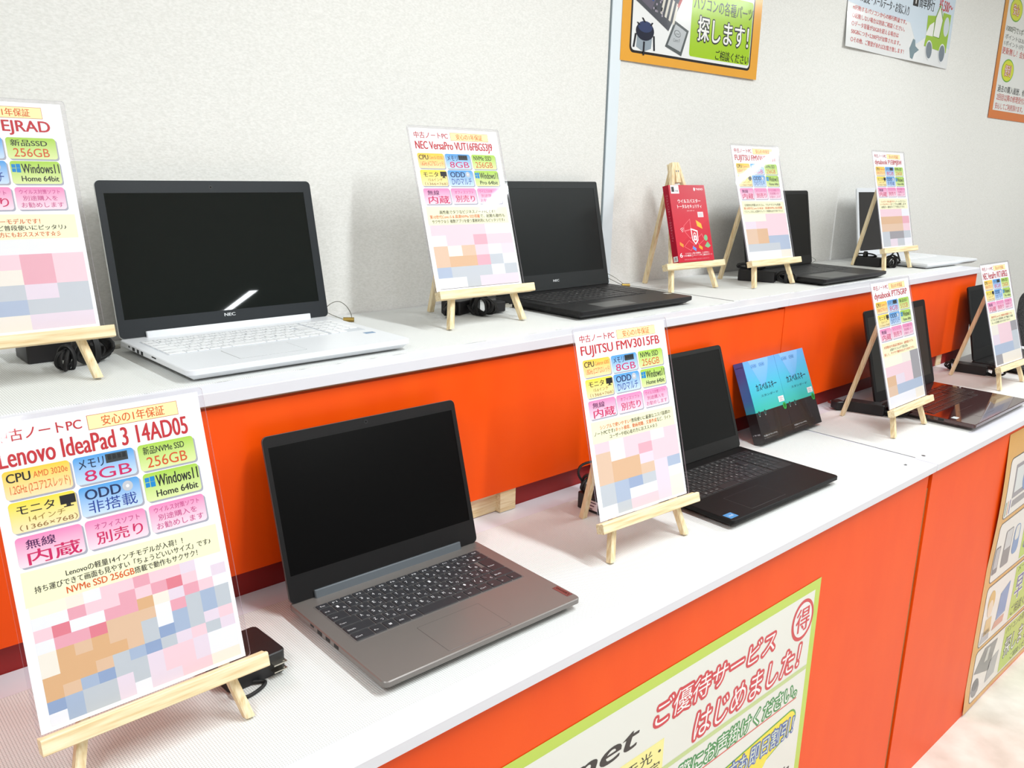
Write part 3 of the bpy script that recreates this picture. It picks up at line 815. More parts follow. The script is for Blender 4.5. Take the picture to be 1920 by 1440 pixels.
# ------------------------------------------------------------------ software boxes
def carton(name, label, cat, x, y, z0, yaw, lam, W, Tk, Hh, draw, side, group=None):
    up = Matrix.Translation((x, y, z0)) @ Matrix.Rotation(yaw, 4, 'Z')
    sl, cl = math.sin(lam), math.cos(lam)
    F = Matrix(((1, 0, 0, 0), (0, sl, -cl, 0), (0, cl, sl, 0), (0, 0, 0, 1)))     # local (u, s, off) with off to the front
    t = thing(name, label, cat, mtx=up @ F, group=group)
    m = MB()
    draw(m, W, Tk, Hh)
    side(m, W, Tk, Hh)
    m.build('carton', M['carton'], t)
    return t
TEAL_T, TEAL_M, TEAL_B, BK = rgb(112, 172, 236), rgb(72, 190, 220), rgb(56, 184, 168), rgb(34, 29, 30)
def teal_box(m, W, Tk, Hh):
    ys = Hh * 0.37
    m.box(0, W, 0, ys, 0, Tk, 0, BK)
    g = lambda p: (lambda t: tuple((TEAL_B[i] * (1 - t * 2) + TEAL_M[i] * t * 2) if t < 0.5 else (TEAL_M[i] * (2 - 2 * t) + TEAL_T[i] * (2 * t - 1)) for i in range(4)))(max(0, min(1, (p[1] - ys) / (Hh - ys))))
    for i in range(4):
        a, b = ys + (Hh - ys) * i / 4, ys + (Hh - ys) * (i + 1) / 4
        m.box(0, W, a, b, 0, Tk, 0, g)
    m.flat([(W * 0.16, Hh * 0.999), (W * 0.80, Hh * 0.999), (W * 0.72, Hh * 0.86), (W * 0.55, Hh * 0.70), (W * 0.40, Hh * 0.66)], Tk + 0.0001, 0, lambda p: rgb(140, 190, 244) if p[1] > Hh * 0.9 else rgb(100, 182, 232))
def teal_face(m, W, Tk, Hh):
    z = Tk + 0.0003
    m.text('カスペルスキー', W * 0.2, W * 0.86, Hh * 0.615, Hh * 0.70, z, 0, rgb(14, 30, 50), None, 0.035)
    m.text('スタンダード', W * 0.29, W * 0.84, Hh * 0.535, Hh * 0.565, z, 0, rgb(20, 70, 90), None, 0.01)
    for u in (0.30, 0.55):
        for o_, i_ in ((0.0, rgb(60, 110, 170)), (0.0012, rgb(120, 180, 240))):
            m.flat([(W * u + p[0], Hh * 0.925 + p[1]) for p in rr(W * 0.17 - o_, Hh * 0.040 - o_, 0.003, 3)], z + (0.0001 if o_ else 0), 0, i_)
        m.text('1台版' if u < 0.5 else '1年版', W * (u - 0.06), W * (u + 0.06), Hh * 0.916, Hh * 0.934, z + 0.0002, 0, rgb(30, 60, 110))
    m.rect(W * 0.79, W * 0.965, Hh * 0.415, Hh * 0.485, z, 0, rgb(240, 236, 238))
    for i in range(4):
        m.rect(W * 0.815, W * (0.94 - 0.03 * (i % 2)), Hh * (0.425 + 0.014 * i), Hh * (0.430 + 0.014 * i), z + 0.0001, 0, rgb(210, 120, 126) if i == 3 else rgb(150, 150, 156))
    m.disc(W * 0.93, Hh * 0.355, W * 0.062, W * 0.068, z, 0, rgb(40, 160, 64), n=6)
    m.disc(W * 0.93, Hh * 0.355, W * 0.035, W * 0.038, z + 0.0001, 0, rgb(24, 110, 44), n=6)
    for u in (0.10, 0.28):
        m.disc(W * u, Hh * 0.36, W * 0.036, W * 0.042, z, 0, rgb(56, 130, 120), n=6)
        m.disc(W * u, Hh * 0.36, W * 0.026, W * 0.031, z + 0.0001, 0, rgb(30, 44, 44), n=6)
        m.rect(W * (u - 0.012), W * (u + 0.012), Hh * 0.318, Hh * 0.326, z, 0, rgb(190, 190, 190))
    m.text('不正侵入をブロックする。', W * 0.06, W * 0.50, Hh * 0.072, Hh * 0.092, z, 0, rgb(200, 198, 198), None, 0.01)
    m.text('個人情報も守るセキュリティ', W * 0.06, W * 0.50, Hh * 0.045, Hh * 0.06, z, 0, rgb(120, 116, 116))
def teal_side(m, W, Tk, Hh):
    Tm = Matrix(((0, 0, -1, 0), (0, 1, 0, 0), (1, 0, 0, 0), (0, 0, 0, 1)))        # (a along depth, s, out) -> carton
    ys = Hh * 0.37
    g = lambda p: rgb(70, 98, 176) if p[1] > Hh * 0.75 else (rgb(62, 120, 190) if p[1] > ys + 0.001 else rgb(44, 150, 172))
    for i in range(4):
        a, b = ys + (Hh - ys) * i / 4, ys + (Hh - ys) * (i + 1) / 4
        m.rect(0, Tk, a, b, 0.0001, 0, g, Tm)
    m.text('kaspersky', Tk * 0.15, Tk * 0.9, Hh * 0.93, Hh * 0.95, 0.0003, 0, rgb(24, 34, 84), Tm)
    m.text('1年版', Tk * 0.15, Tk * 0.9, Hh * 0.10, Hh * 0.12, 0.0003, 0, rgb(190, 190, 196), Tm)
bx, by, byaw, blam = -0.2078, 0.3229, 0.0134, 0.3981
for i, lb in enumerate(('blue and black software box next to the matt black laptop', 'blue and black software box, the one farther from the matt black laptop')):
    ox, oy = math.cos(byaw) * 0.1339 * i, math.sin(byaw) * 0.1339 * i
    carton('software_box', lb, 'box', bx + ox, by + oy, DK + 0.0006, byaw, blam, 0.1332, 0.0253, 0.1885, lambda m, W, T_, H: (teal_box(m, W, T_, H), teal_face(m, W, T_, H)), teal_side, 'blue software boxes leaning on the orange panel')

RD = rgb(206, 32, 56)
def red_face(m, W, Tk, Hh):
    m.box(0, W, 0, Hh, 0, Tk, 0, RD)
    z = Tk + 0.0002
    m.flat([(0, Hh * 0.2), (W, Hh * 0.55), (W, Hh), (0, Hh)], Tk + 0.0001, 0, lambda p: rgb(196, 28, 54) if p[1] > Hh * 0.9 else rgb(214, 36, 58))
    wt = rgb(246, 242, 244)
    m.rect(W * 0.05, W * 0.27, Hh * 0.89, Hh * 0.997, z, 0, wt)
    m.text('1', W * 0.08, W * 0.13, Hh * 0.912, Hh * 0.975, z + 0.0002, 0, DARK, None, 0.03)
    m.text('年版', W * 0.16, W * 0.245, Hh * 0.912, Hh * 0.935, z + 0.0002, 0, DARK)
    m.disc(W * 0.70, Hh * 0.945, W * 0.024, W * 0.03, z, 0, wt)
    m.text('TREND', W * 0.74, W * 0.94, Hh * 0.933, Hh * 0.957, z, 0, wt, None, 0.02)
    m.text('ウイルスバスター', W * 0.20, W * 0.83, Hh * 0.765, Hh * 0.815, z, 0, wt, None, 0.03)
    m.text('トータルセキュリティ', W * 0.17, W * 0.84, Hh * 0.695, Hh * 0.745, z, 0, wt, None, 0.03)
    m.text('スタンダード', W * 0.41, W * 0.62, Hh * 0.655, Hh * 0.672, z, 0, wt)
    m.rect(W * 0.70, W * 0.86, Hh * 0.575, Hh * 0.645, z, 0, rgb(240, 226, 230))
    for i in range(3): m.rect(W * 0.72, W * 0.84, Hh * (0.59 + i * 0.016), Hh * (0.595 + i * 0.016), z + 0.0001, 0, rgb(180, 150, 156))
    pk = rgb(246, 120, 130)
    def frame(pts, w, col):
        n = len(pts)
        cx = sum(p[0] for p in pts) / n; cy = sum(p[1] for p in pts) / n
        inn = [(cx + (p[0] - cx) * w, cy + (p[1] - cy) * w) for p in pts]
        for i in range(n):
            j = (i + 1) % n
            m.flat([(pts[i][0] * W, pts[i][1] * Hh), (pts[j][0] * W, pts[j][1] * Hh), (inn[j][0] * W, inn[j][1] * Hh), (inn[i][0] * W, inn[i][1] * Hh)], z, 0, col)
    frame([(0.26, 0.47), (0.46, 0.56), (0.46, 0.42), (0.26, 0.40)], 0.88, pk)
    frame([(0.26, 0.40), (0.46, 0.42), (0.62, 0.34), (0.40, 0.30)], 0.88, pk)
    frame([(0.20, 0.20), (0.36, 0.28), (0.50, 0.22), (0.38, 0.14)], 0.9, pk)
    frame([(0.55, 0.28), (0.74, 0.36), (0.80, 0.28), (0.62, 0.21)], 0.88, pk)
    m.flat([(W * 0.44, Hh * 0.435), (W * 0.53, Hh * 0.42), (W * 0.63, Hh * 0.40), (W * 0.62, Hh * 0.27), (W * 0.53, Hh * 0.215), (W * 0.45, Hh * 0.28)], z + 0.0001, 0, wt)
    m.flat([(W * 0.465, Hh * 0.415), (W * 0.53, Hh * 0.40), (W * 0.605, Hh * 0.385), (W * 0.60, Hh * 0.28), (W * 0.53, Hh * 0.24), (W * 0.47, Hh * 0.29)], z + 0.0002, 0, rgb(210, 36, 58))
    m.disc(W * 0.535, Hh * 0.345, W * 0.035, W * 0.045, z + 0.0003, 0, wt); m.disc(W * 0.535, Hh * 0.345, W * 0.02, W * 0.028, z + 0.0004, 0, rgb(210, 36, 58))
    m.rect(W * 0.49, W * 0.58, Hh * 0.272, Hh * 0.335, z + 0.0005, 0, wt)
    m.rect(W * 0.525, W * 0.545, Hh * 0.288, Hh * 0.318, z + 0.0006, 0, rgb(210, 36, 58))
    m.flat([(W * 0.62, Hh * 0.54), (W * 0.76, Hh * 0.49), (W * 0.78, Hh * 0.42), (W * 0.64, Hh * 0.46)], z, 0, rgb(250, 190, 60))
    for (u, v, col) in ((0.10, 0.22, rgb(250, 150, 60)), (0.44, 0.16, rgb(110, 150, 230)), (0.62, 0.17, rgb(250, 170, 50))):
        m.flat([(W * u, Hh * (v + 0.045)), (W * (u + 0.09), Hh * (v + 0.01)), (W * (u + 0.08), Hh * (v - 0.03)), (W * (u - 0.01), Hh * (v + 0.005))], z, 0, col)
    m.disc(W * 0.84, Hh * 0.30, W * 0.05, W * 0.055, z, 0, rgb(130, 190, 140)); m.flat([(W * 0.78, Hh * 0.19), (W * 0.87, Hh * 0.25), (W * 0.95, Hh * 0.19), (W * 0.87, Hh * 0.165)], z, 0, rgb(130, 190, 140))
    for k in range(3):
        m.tube([(W * (0.215 + (0.03 + 0.022 * k) * math.cos(a)), Hh * 0.375 + W * (0.03 + 0.03 * k) * math.sin(a), z) for a in [PI * (0.35 + 0.08 * i) for i in range(6)]], 0.0008, 4, 0, wt)
    m.text('6', W * 0.055, W * 0.125, Hh * 0.062, Hh * 0.12, z, 0, wt, None, 0.02)
    m.text('コアが守る', W * 0.20, W * 0.37, Hh * 0.10, Hh * 0.118, z, 0, wt); m.text('つの機能', W * 0.14, W * 0.37, Hh * 0.07, Hh * 0.092, z, 0, wt, None, 0.02)
    m.text('個人情報も', W * 0.42, W * 0.64, Hh * 0.098, Hh * 0.12, z, 0, wt, None, 0.02); m.text('セキュリティ対策', W * 0.42, W * 0.66, Hh * 0.072, Hh * 0.09, z, 0, wt)
    m.text('24時間安心', W * 0.71, W * 0.88, Hh * 0.10, Hh * 0.118, z, 0, wt); m.text('国内サポート', W * 0.71, W * 0.96, Hh * 0.068, Hh * 0.092, z, 0, wt, None, 0.02)
    for u in (0.395, 0.685): m.rect(W * u, W * u + 0.0006, Hh * 0.06, Hh * 0.12, z, 0, wt)
    m.text('著作権に関する表示 無断複製禁止 内容は変更される場合があります', W * 0.16, W * 0.86, Hh * 0.022, Hh * 0.04, z, 0, rgb(232, 150, 160))
def red_side(m, W, Tk, Hh):
    Tm = Matrix(((0, 0, -1, 0), (0, 1, 0, 0), (1, 0, 0, 0), (0, 0, 0, 1)))
    m.rect(0, Tk, 0, Hh, 0.0001, 0, rgb(178, 26, 50), Tm)
    Ts = Tm @ Matrix.Translation((Tk * 0.5, Hh * 0.55, 0)) @ Matrix.Rotation(-PI / 2, 4, 'Z')
    m.text('ウイルスバスター トータルセキュリティ', -Hh * 0.33, Hh * 0.27, -Tk * 0.2, Tk * 0.2, 0.0003, 0, rgb(226, 130, 146), Ts)
    m.rect(Tk * 0.15, Tk * 0.9, Hh * 0.015, Hh * 0.085, 0.0002, 0, rgb(240, 236, 240), Tm)
    m.text('1年', Tk * 0.3, Tk * 0.75, Hh * 0.025, Hh * 0.075, 0.0004, 0, DARK, Tm)
x, y, z0, yaw, phi, d, uo = EAS['red']
t, T = ET['red']
rt = Matrix.Translation((x, y, z0)) @ Matrix.Rotation(yaw, 4, 'Z') @ T @ Matrix.Translation((-0.0715, ES + 0.0091, 0.0064)) @ Matrix.Rotation(0.019, 4, 'X')
m = MB(); red_face(m, 0.1405, 0.0175, 0.1885); red_side(m, 0.1405, 0.0175, 0.1885)
bxr = thing('software_box', 'red software box with white padlock picture standing on an easel', 'box', mtx=rt)
m.build('carton', M['carton'], bxr)

# ------------------------------------------------------------------ chargers
def cable_coil(m, c, ax, a, b, n, r=0.0024, spread=0.004, tie=True):
    """a bundle of n elongated loops lying around the axis ax (unit vector in plan), half length a, half height b"""
    ax = Vector((math.cos(ax), math.sin(ax), 0)); sd = Vector((-ax.y, ax.x, 0)); c = Vector(c)
    pts = []
    N = n * 22
    for i in range(N + 1):
        th = 2 * PI * i / 22
        k = i / N
        j = 1 + 0.14 * math.sin(i * 0.61)
        pts.append(c + ax * (a * j * math.cos(th)) + Vector((0, 0, 1)) * (b * j * math.sin(th)) + sd * ((k - 0.5) * spread * n + 0.0022 * math.sin(th * 1.7)))
    m.tube(pts, r, 6)
    if tie:
        w = spread * n * 0.5 + 2 * r
        for q in range(3):
            m.tube([c + ax * (a * 0.1 * (q - 1)) + sd * (w * math.cos(t)) + Vector((0, 0, 1)) * ((b + 2.2 * r) * math.sin(t)) for t in [2 * PI * i / 16 for i in range(17)]], r, 6)
def smooth(pts, n=6):
    P = [Vector(p) for p in pts]
    P = [P[0] * 2 - P[1]] + P + [P[-1] * 2 - P[-2]]
    out = []
    for i in range(1, len(P) - 2):
        a, b, c, d = P[i - 1], P[i], P[i + 1], P[i + 2]
        for k in range(n):
            t = k / n
            out.append(0.5 * (2 * b + (c - a) * t + (2 * a - 5 * b + 4 * c - d) * t * t + (3 * b - a - 3 * c + d) * t ** 3))
    return out + [P[-2]]
def floorclamp(o):
    zs = min(v.co.z for v in o.data.vertices)
    if zs < 0.0003:
        for v in o.data.vertices: v.co.z = max(v.co.z, 0.0003)
def charger(x, y, z0, yaw, l, w, h, label, coils=(), plug=None, lead=None, sticker=None, chamfer=0.004):
    t = thing('power_adapter', label, 'charger', (x, y, z0), yaw, 'black power adapters')
    b = MB().slab(-l / 2, l / 2, -w / 2, w / 2, 0.0004, h, chamfer, 0.0012, 3)
    body = b.build('adapter_body', M['black_plastic'], t, 30)
    if sticker:
        m = MB()
        fx, u0, u1, v0, v1 = sticker
        Ts = Matrix(((0, 0, -1, -l / 2), (-1, 0, 0, 0), (0, 1, 0, 0), (0, 0, 0, 1)))
        m.rect(u0, u1, v0, v1, 0.0003, 0, rgb(236, 228, 236), Ts)
        for i in range(3): m.rect(u0 + 0.002, u1 - 0.004 - 0.004 * i, v1 - 0.005 - 0.006 * i, v1 - 0.003 - 0.006 * i, 0.0005, 0, rgb(90, 70, 90), Ts)
        m.rect(u0 + 0.001, u0 + 0.008, v0 + 0.0005, v0 + 0.004, 0.0005, 0, rgb(246, 210, 40), Ts)
        m.build('rating_label', M['print'], body)
    if coils:
        for q, (c, ax, a, b_, n) in enumerate(coils):
            m = MB()
            cable_coil(m, c, ax, a, b_, n)
            if lead and q == 0: m.tube(smooth(lead), 0.0024, 6)
            floorclamp(m.build('cable', M['black_matte'], t, 60))
    if plug:
        (px, py, pz, pa) = plug
        Tp = Matrix.Translation((px, py, pz)) @ Matrix.Rotation(pa, 4, 'Z')
        m = MB().slab(-0.017, 0.012, -0.013, 0.013, -0.0105, 0.0105, 0.006, 0.002, 3, T=Tp)
        p = m.build('plug', M['black_plastic'], t, 30)
        floorclamp(p)
        for s in (-1, 1):
            MB().box(0.012, 0.029, s * 0.0065 - 0.0008, s * 0.0065 + 0.0008, -0.0032, 0.0032, T=Tp).build('prong', M['chrome'], p)
    return t
# square wall charger beside the front card, folding prongs on its right front corner
ch = charger(-1.4715, 0.2345, DK, 0.05, 0.074, 0.074, 0.030, 'square black wall charger behind the nearest price card', chamfer=0.007)
for zz in (0.0085, 0.0175):
    m = MB().box(0.016, 0.0335, -0.0455, -0.0369, zz, zz + 0.0016)
    m.tube([(0.030, -0.0415, zz - 0.0004), (0.030, -0.0415, zz + 0.002)], 0.0016, 8)
    m.build('prong', M['chrome'], ch)
MB().tube(smooth([(-0.03, -0.034, 0.012), (-0.036, -0.046, 0.006), (-0.028, -0.056, 0.0028), (-0.008, -0.053, 0.0028), (0.004, -0.044, 0.0028), (-0.008, -0.036, 0.004)]), 0.0022, 8).build('cable', M['black_matte'], ch, 60)

charger(-1.520, 0.722, H2, 0.0, 0.094, 0.070, 0.031, 'black charger with bundled cable beside the white laptop', [((0.028, -0.078, 0.021), 0.25, 0.026, 0.018, 5), ((-0.012, -0.098, 0.015), 1.0, 0.022, 0.014, 3)],
        plug=(0.050, -0.040, 0.012, 0.3))
charger(-0.770, 0.687, H2, 0.35, 0.085, 0.045, 0.028, 'black charger with looped cable under the card by the wall trim', [((-0.012, -0.055, 0.019), 1.25, 0.03, 0.016, 6), ((-0.050, -0.005, 0.012), 0.4, 0.036, 0.011, 3)],
        plug=(0.034, -0.068, 0.014, -0.55))
charger(-0.733, 0.3035, DK, 0.02, 0.10, 0.055, 0.031, 'black charger with white rating label behind the card of the matt black laptop', [((-0.028, 0.022, 0.043), 0.5, 0.026, 0.010, 3)],
        lead=[(-0.03, 0.02, 0.035), (-0.045, 0.03, 0.06), (-0.035, 0.035, 0.074), (-0.01, 0.03, 0.078), (0.02, 0.02, 0.072)], sticker=(0, -0.004, 0.0225, 0.006, 0.024))
charger(0.219, 0.618, H2, -1.18, 0.098, 0.042, 0.030, 'black charger on the raised shelf beside the card with glare', [((-0.02, 0.01, 0.038), 0.1, 0.034, 0.008, 3), ((0.078, 0.0, 0.017), 0.0, 0.022, 0.014, 4)])
charger(0.893, 0.628, H2, -1.47, 0.090, 0.044, 0.029, 'black charger with looped cable in front of the small white laptop', [((0.072, 0.012, 0.018), 1.45, 0.03, 0.017, 5), ((-0.01, 0.0, 0.034), 0.0, 0.03, 0.006, 2)],
        lead=[(0.06, 0.0, 0.02), (0.07, 0.02, 0.046), (0.075, 0.04, 0.048), (0.085, 0.05, 0.02)])
charger(0.266, 0.296, DK, -1.27, 0.100, 0.036, 0.028, 'black charger with bundled cable behind the easel of the dark red laptop', [((0.072, 0.0, 0.018), 0.15, 0.03, 0.016, 5)], plug=(-0.066, -0.012, 0.014, 2.4))
charger(0.990, 0.300, DK, -1.4, 0.098, 0.045, 0.028, 'black charger with bundled cable at the far end of the lower counter', [((0.068, -0.005, 0.016), 0.1, 0.028, 0.014, 4), ((-0.05, -0.005, 0.018), 1.0, 0.024, 0.013, 3)])

# ------------------------------------------------------------------ security wires with brass barrels
def security(x, y, z0, label, loop, yaw=0.0):
    t = thing('security_wire', label, 'lock', (x, y, z0), yaw)
    MB().tube(smooth(loop), 0.0007, 6).build('wire', M['wire'], t, 60)
    m = MB()
    m.tube([(0, 0, 0.0045), (0.016, -0.012, 0.0045)], 0.0044, 12)
    m.build('brass_barrel', M['brass'], t, 40)
    return t
security(-1.024, 0.725, H2, 'thin wire loop with brass barrel behind the white laptop', [(0.0, 0.0, 0.005), (-0.014, 0.012, 0.012), (-0.03, 0.02, 0.022), (-0.02, 0.03, 0.024), (-0.004, 0.033, 0.032), (0.01, 0.03, 0.034), (0.019, 0.02, 0.026), (0.020, 0.006, 0.014), (0.014, -0.008, 0.006)])
security(-0.196, 0.748, H2, 'thin wire loop with brass barrel behind the black laptop by the wall trim', [(0.0, 0.0, 0.005), (-0.03, 0.012, 0.02), (-0.055, 0.02, 0.032), (-0.03, 0.03, 0.034), (-0.005, 0.02, 0.022), (0.004, 0.0, 0.008)])
security(0.700, 0.742, H2, 'long thin wire loop behind the thin black laptop', [(0.0, 0.0, 0.005), (-0.03, 0.012, 0.018), (-0.055, 0.02, 0.016), (-0.066, 0.015, 0.03), (-0.08, 0.004, 0.034), (-0.03, 0.028, 0.022), (0.06, 0.03, 0.026), (0.10, 0.02, 0.012), (0.016, -0.006, 0.006)])
security(1.130, 0.700, H2, 'brass barrel and wire behind the charger of the small white laptop', [(0.0, 0.0, 0.005), (0.02, 0.02, 0.02), (0.04, 0.01, 0.02), (0.016, -0.012, 0.006)])

# ------------------------------------------------------------------ posters
def poster(label, mtx, draw, bend=None, group='printed posters'):
    t = MB()
    draw(t)
    o = t.build('poster', M['print_gloss'])
    if bend:                                    # a sheet that does not lie quite flat: cut it finely, then lift it
        bm = bmesh.new()
        bm.from_mesh(o.data)
        xs = [v.co.x for v in bm.verts]; ys = [v.co.y for v in bm.verts]
        for ax, a, b, n in ((0, min(xs), max(xs), 14), (1, min(ys), max(ys), 22)):
            for i in range(1, n):
                co = [0, 0, 0]; no = [0, 0, 0]
                co[ax] = a + (b - a) * i / n; no[ax] = 1
                bmesh.ops.bisect_plane(bm, geom=bm.verts[:] + bm.edges[:] + bm.faces[:], dist=1e-7, plane_co=co, plane_no=no)
        for v in bm.verts:
            v.co.z += bend(v.co.x, v.co.y)
        bm.to_mesh(o.data)
        bm.free()
    o.matrix_world = mtx
    return tag(o, label, 'poster', group)
def on_plane(x, y, z):     # local x right, y up, z towards the viewer (-Y)
    return Matrix(((1, 0, 0, x), (0, 0, -1, y), (0, 1, 0, z), (0, 0, 0, 1)))
WH = rgb(244, 243, 238)
def outl(m, s, x0, x1, y0, y1, z, fill, line, grow=0.0, shear=0.0, lw=0.07, fb=0.0):
    m.text(s, x0, x1, y0, y1, z, 0, line, None, [(grow * math.cos(PI * i / 6), grow * math.sin(PI * i / 6)) for i in range(12)], shear)
    m.text(s, x0, x1, y0, y1, z + 0.0002, 0, fill, None, fb, shear)
# service poster on the left orange front (local origin = its top right corner)
def service(m):
    gr = rgb(196, 220, 88)
    m.rect(-0.841, 0, -0.594, 0, 0, 0, gr)
    m.rect(-0.822, -0.0185, -0.575, -0.0195, 0.0001, 0, rgb(238, 238, 232))
    z = 0.0003
    rd = rgb(214, 52, 66)
    m.disc(-0.0545, -0.0685, 0.0385, 0.0415, z, 0, rd, n=40); m.disc(-0.0545, -0.0680, 0.0315, 0.0345, z + 0.0002, 0, rgb(244, 240, 242), n=40)
    m.text('得', -0.078, -0.031, -0.092, -0.044, z + 0.0004, 0, rd, None, 0.035)
    outl(m, 'ご優待サービス', -0.482, -0.148, -0.093, -0.052, z, rgb(252, 248, 250), rd, 0.0052, 0.15)
    outl(m, 'はじめました！', -0.376, -0.048, -0.166, -0.117, z, rgb(252, 248, 250), rd, 0.0052, 0.15)
    m.rect(-0.822, -0.0185, -0.1835, -0.1745, z, 0, rgb(200, 218, 150))
    outl(m, 'お近くのスタッフにこの際にお声掛けください。', -0.80, -0.046, -0.231, -0.196, z, rgb(250, 250, 246), rgb(56, 148, 78), 0.0036, 0.1)
    m.rect(-0.80, -0.044, -0.2365, -0.234, z, 0, rgb(222, 90, 80))
    m.text('@net', -0.76, -0.520, -0.112, -0.062, z, 0, rgb(40, 36, 40), None, 0.035, 0.2)
    m.rect(-0.78, -0.4555, -0.180, -0.121, z, 0, rgb(252, 244, 160))
    m.text('auひかり・ドコモ光・', -0.77, -0.462, -0.150, -0.129, z + 0.0002, 0, DARK)
    m.text('ご契約の方限定', -0.67, -0.462, -0.177, -0.156, z + 0.0002, 0, DARK)
    q = [(-0.44, -0.31), (-0.40, -0.285)] + [(-0.062 + 0.022 * math.cos(a), -0.281 + 0.023 * math.sin(a)) for a in [PI / 2 - i * PI / 8 for i in range(9)]] + [(-0.13, -0.325), (-0.175, -0.37), (-0.17, -0.325), (-0.38, -0.345)]
    m.flat([(p[0] + (0.003 if p[0] > -0.1 else -0.003), p[1] + (0.003 if p[1] > -0.3 else -0.003)) for p in q], z, 0, rgb(84, 166, 60))
    m.flat(q, z + 0.0002, 0, rgb(250, 232, 60))
    outl(m, 'ご新規の方も即日割引！', -0.40, -0.043, -0.311, -0.272, z + 0.0005, rgb(226, 238, 214), rgb(70, 104, 186), 0.003, 0.1)
    m.text('スマホもおトク', -0.36, -0.04, -0.42, -0.38, z, 0, rgb(60, 60, 64), None, 0.02)
    m.text('詳しくはスタッフまで', -0.80, -0.30, -0.52, -0.46, z, 0, rgb(60, 60, 64), None, 0.02)
poster('white service poster with light green border on the left orange counter front', on_plane(-0.454, 0.0112, DK - 0.1225), service)

# tall orange poster on the right orange front
OR = rgb(226, 164, 72)
def frame_panel(m, x0, x1, y0, y1, z, split):
    w, h = x1 - x0, y1 - y0
    m.flat(rr(w, h, 0.016, 4, (x0 + x1) / 2, (y0 + y1) / 2), z, 0, rgb(70, 56, 44))
    m.flat(rr(w - 0.006, h - 0.006, 0.014, 4, (x0 + x1) / 2, (y0 + y1) / 2), z + 0.0002, 0, rgb(240, 232, 228))
    if split:
        m.rect(split, x1 - 0.008, y0 + 0.008, y1 - 0.008, z + 0.0004, 0, rgb(184, 206, 66))
def support(m):
    # local origin = top left corner; x right, y up
    m.rect(0, 0.594, -0.8185, 0, 0, 0, OR)
    ys = [(-0.245, -0.072), (-0.433, -0.256), (-0.629, -0.443), (-0.803, -0.638)]
    for i, (a, b) in enumerate(ys):
        frame_panel(m, 0.036, 0.558, a, b, 0.0002, 0 if i == 0 else 0.262)
    z = 0.0008
    gy, dg, bl = rgb(176, 172, 178), rgb(128, 124, 130), rgb(110, 142, 196)
    # monitor with a seated figure
    m.flat([(0.088, -0.195), (0.088, -0.100), (0.240, -0.100), (0.240, -0.195)], z, 0, rgb(150, 142, 152))
    m.flat([(0.096, -0.180), (0.096, -0.110), (0.232, -0.110), (0.232, -0.180)], z + 0.0002, 0, rgb(222, 224, 226))
    m.flat([(0.094, -0.222), (0.100, -0.203), (0.235, -0.203), (0.240, -0.222)], z, 0, rgb(150, 142, 148))
    m.disc(0.185, -0.155, 0.026, 0.036, z + 0.0004, 0, bl)
    m.disc(0.187, -0.112, 0.017, 0.018, z + 0.0006, 0, rgb(240, 206, 150))
    for (u, col) in ((0.047, rgb(90, 150, 90)), (0.063, rgb(226, 160, 120)), (0.079, rgb(110, 100, 170))):
        m.rect(u, u + 0.005, -0.236, -0.196, z, 0, col)
    m.text('パソコン教室', 0.28, 0.54, -0.15, -0.11, z, 0, rgb(60, 60, 110), None, 0.02)
    # phone and tablet pictures
    m.flat(rr(0.038, 0.08, 0.005, 3, 0.062, -0.368), z, 0, rgb(120, 110, 116)); m.flat(rr(0.031, 0.06, 0.003, 3, 0.062, -0.362), z + 0.0002, 0, rgb(186, 180, 186))
    m.flat(rr(0.06, 0.11, 0.006, 3, 0.135, -0.35), z, 0, rgb(132, 124, 130)); m.flat(rr(0.05, 0.055, 0.003, 3, 0.135, -0.325), z + 0.0002, 0, rgb(206, 202, 206))
    m.flat(rr(0.05, 0.09, 0.02, 4, 0.205, -0.345), z, 0, bl); m.flat(rr(0.034, 0.045, 0.012, 4, 0.205, -0.325), z + 0.0002, 0, rgb(226, 222, 220))
    m.text('お気軽に', 0.28, 0.42, -0.31, -0.28, z, 0, DARK); m.text('ご相談ください', 0.28, 0.52, -0.40, -0.34, z, 0, rgb(70, 64, 140), None, 0.03)
    # person with a notebook
    m.disc(0.088, -0.500, 0.026, 0.034, z, 0, rgb(222, 176, 92)); m.disc(0.086, -0.520, 0.020, 0.026, z + 0.0002, 0, rgb(240, 214, 190))
    m.flat([(0.062, -0.60), (0.068, -0.55), (0.110, -0.55), (0.118, -0.60)], z, 0, rgb(226, 188, 130))
    m.flat([(0.150, -0.58), (0.160, -0.50), (0.228, -0.48), (0.222, -0.575)], z, 0, bl)
    m.flat([(0.130, -0.605), (0.145, -0.582), (0.22, -0.582), (0.215, -0.605)], z, 0, rgb(214, 150, 130))
    m.flat([(0.045, -0.62), (0.055, -0.585), (0.105, -0.585), (0.112, -0.62)], z, 0, rgb(176, 172, 182))
    m.text('メーカー修理より', 0.28, 0.52, -0.472, -0.452, z, 0, DARK); outl(m, '早く', 0.285, 0.40, -0.565, -0.49, z, rgb(76, 72, 150), WH, 0.004, 0, 0.06, 0.03); m.text('ご相談ください', 0.28, 0.50, -0.615, -0.58, z, 0, DARK)
    # circuit board, processor, cooler
    m.flat([(0.045, -0.71), (0.105, -0.65), (0.205, -0.655), (0.165, -0.745)], z, 0, dg)
    m.flat([(0.115, -0.70), (0.130, -0.66), (0.150, -0.66), (0.140, -0.70)], z + 0.0002, 0, rgb(206, 202, 200))
    m.flat([(0.150, -0.78), (0.165, -0.715), (0.236, -0.705), (0.222, -0.775)], z, 0, gy)
    m.disc(0.072, -0.765, 0.03, 0.026, z, 0, dg, n=10); m.disc(0.072, -0.752, 0.024, 0.018, z + 0.0002, 0, rgb(92, 92, 100), n=10)
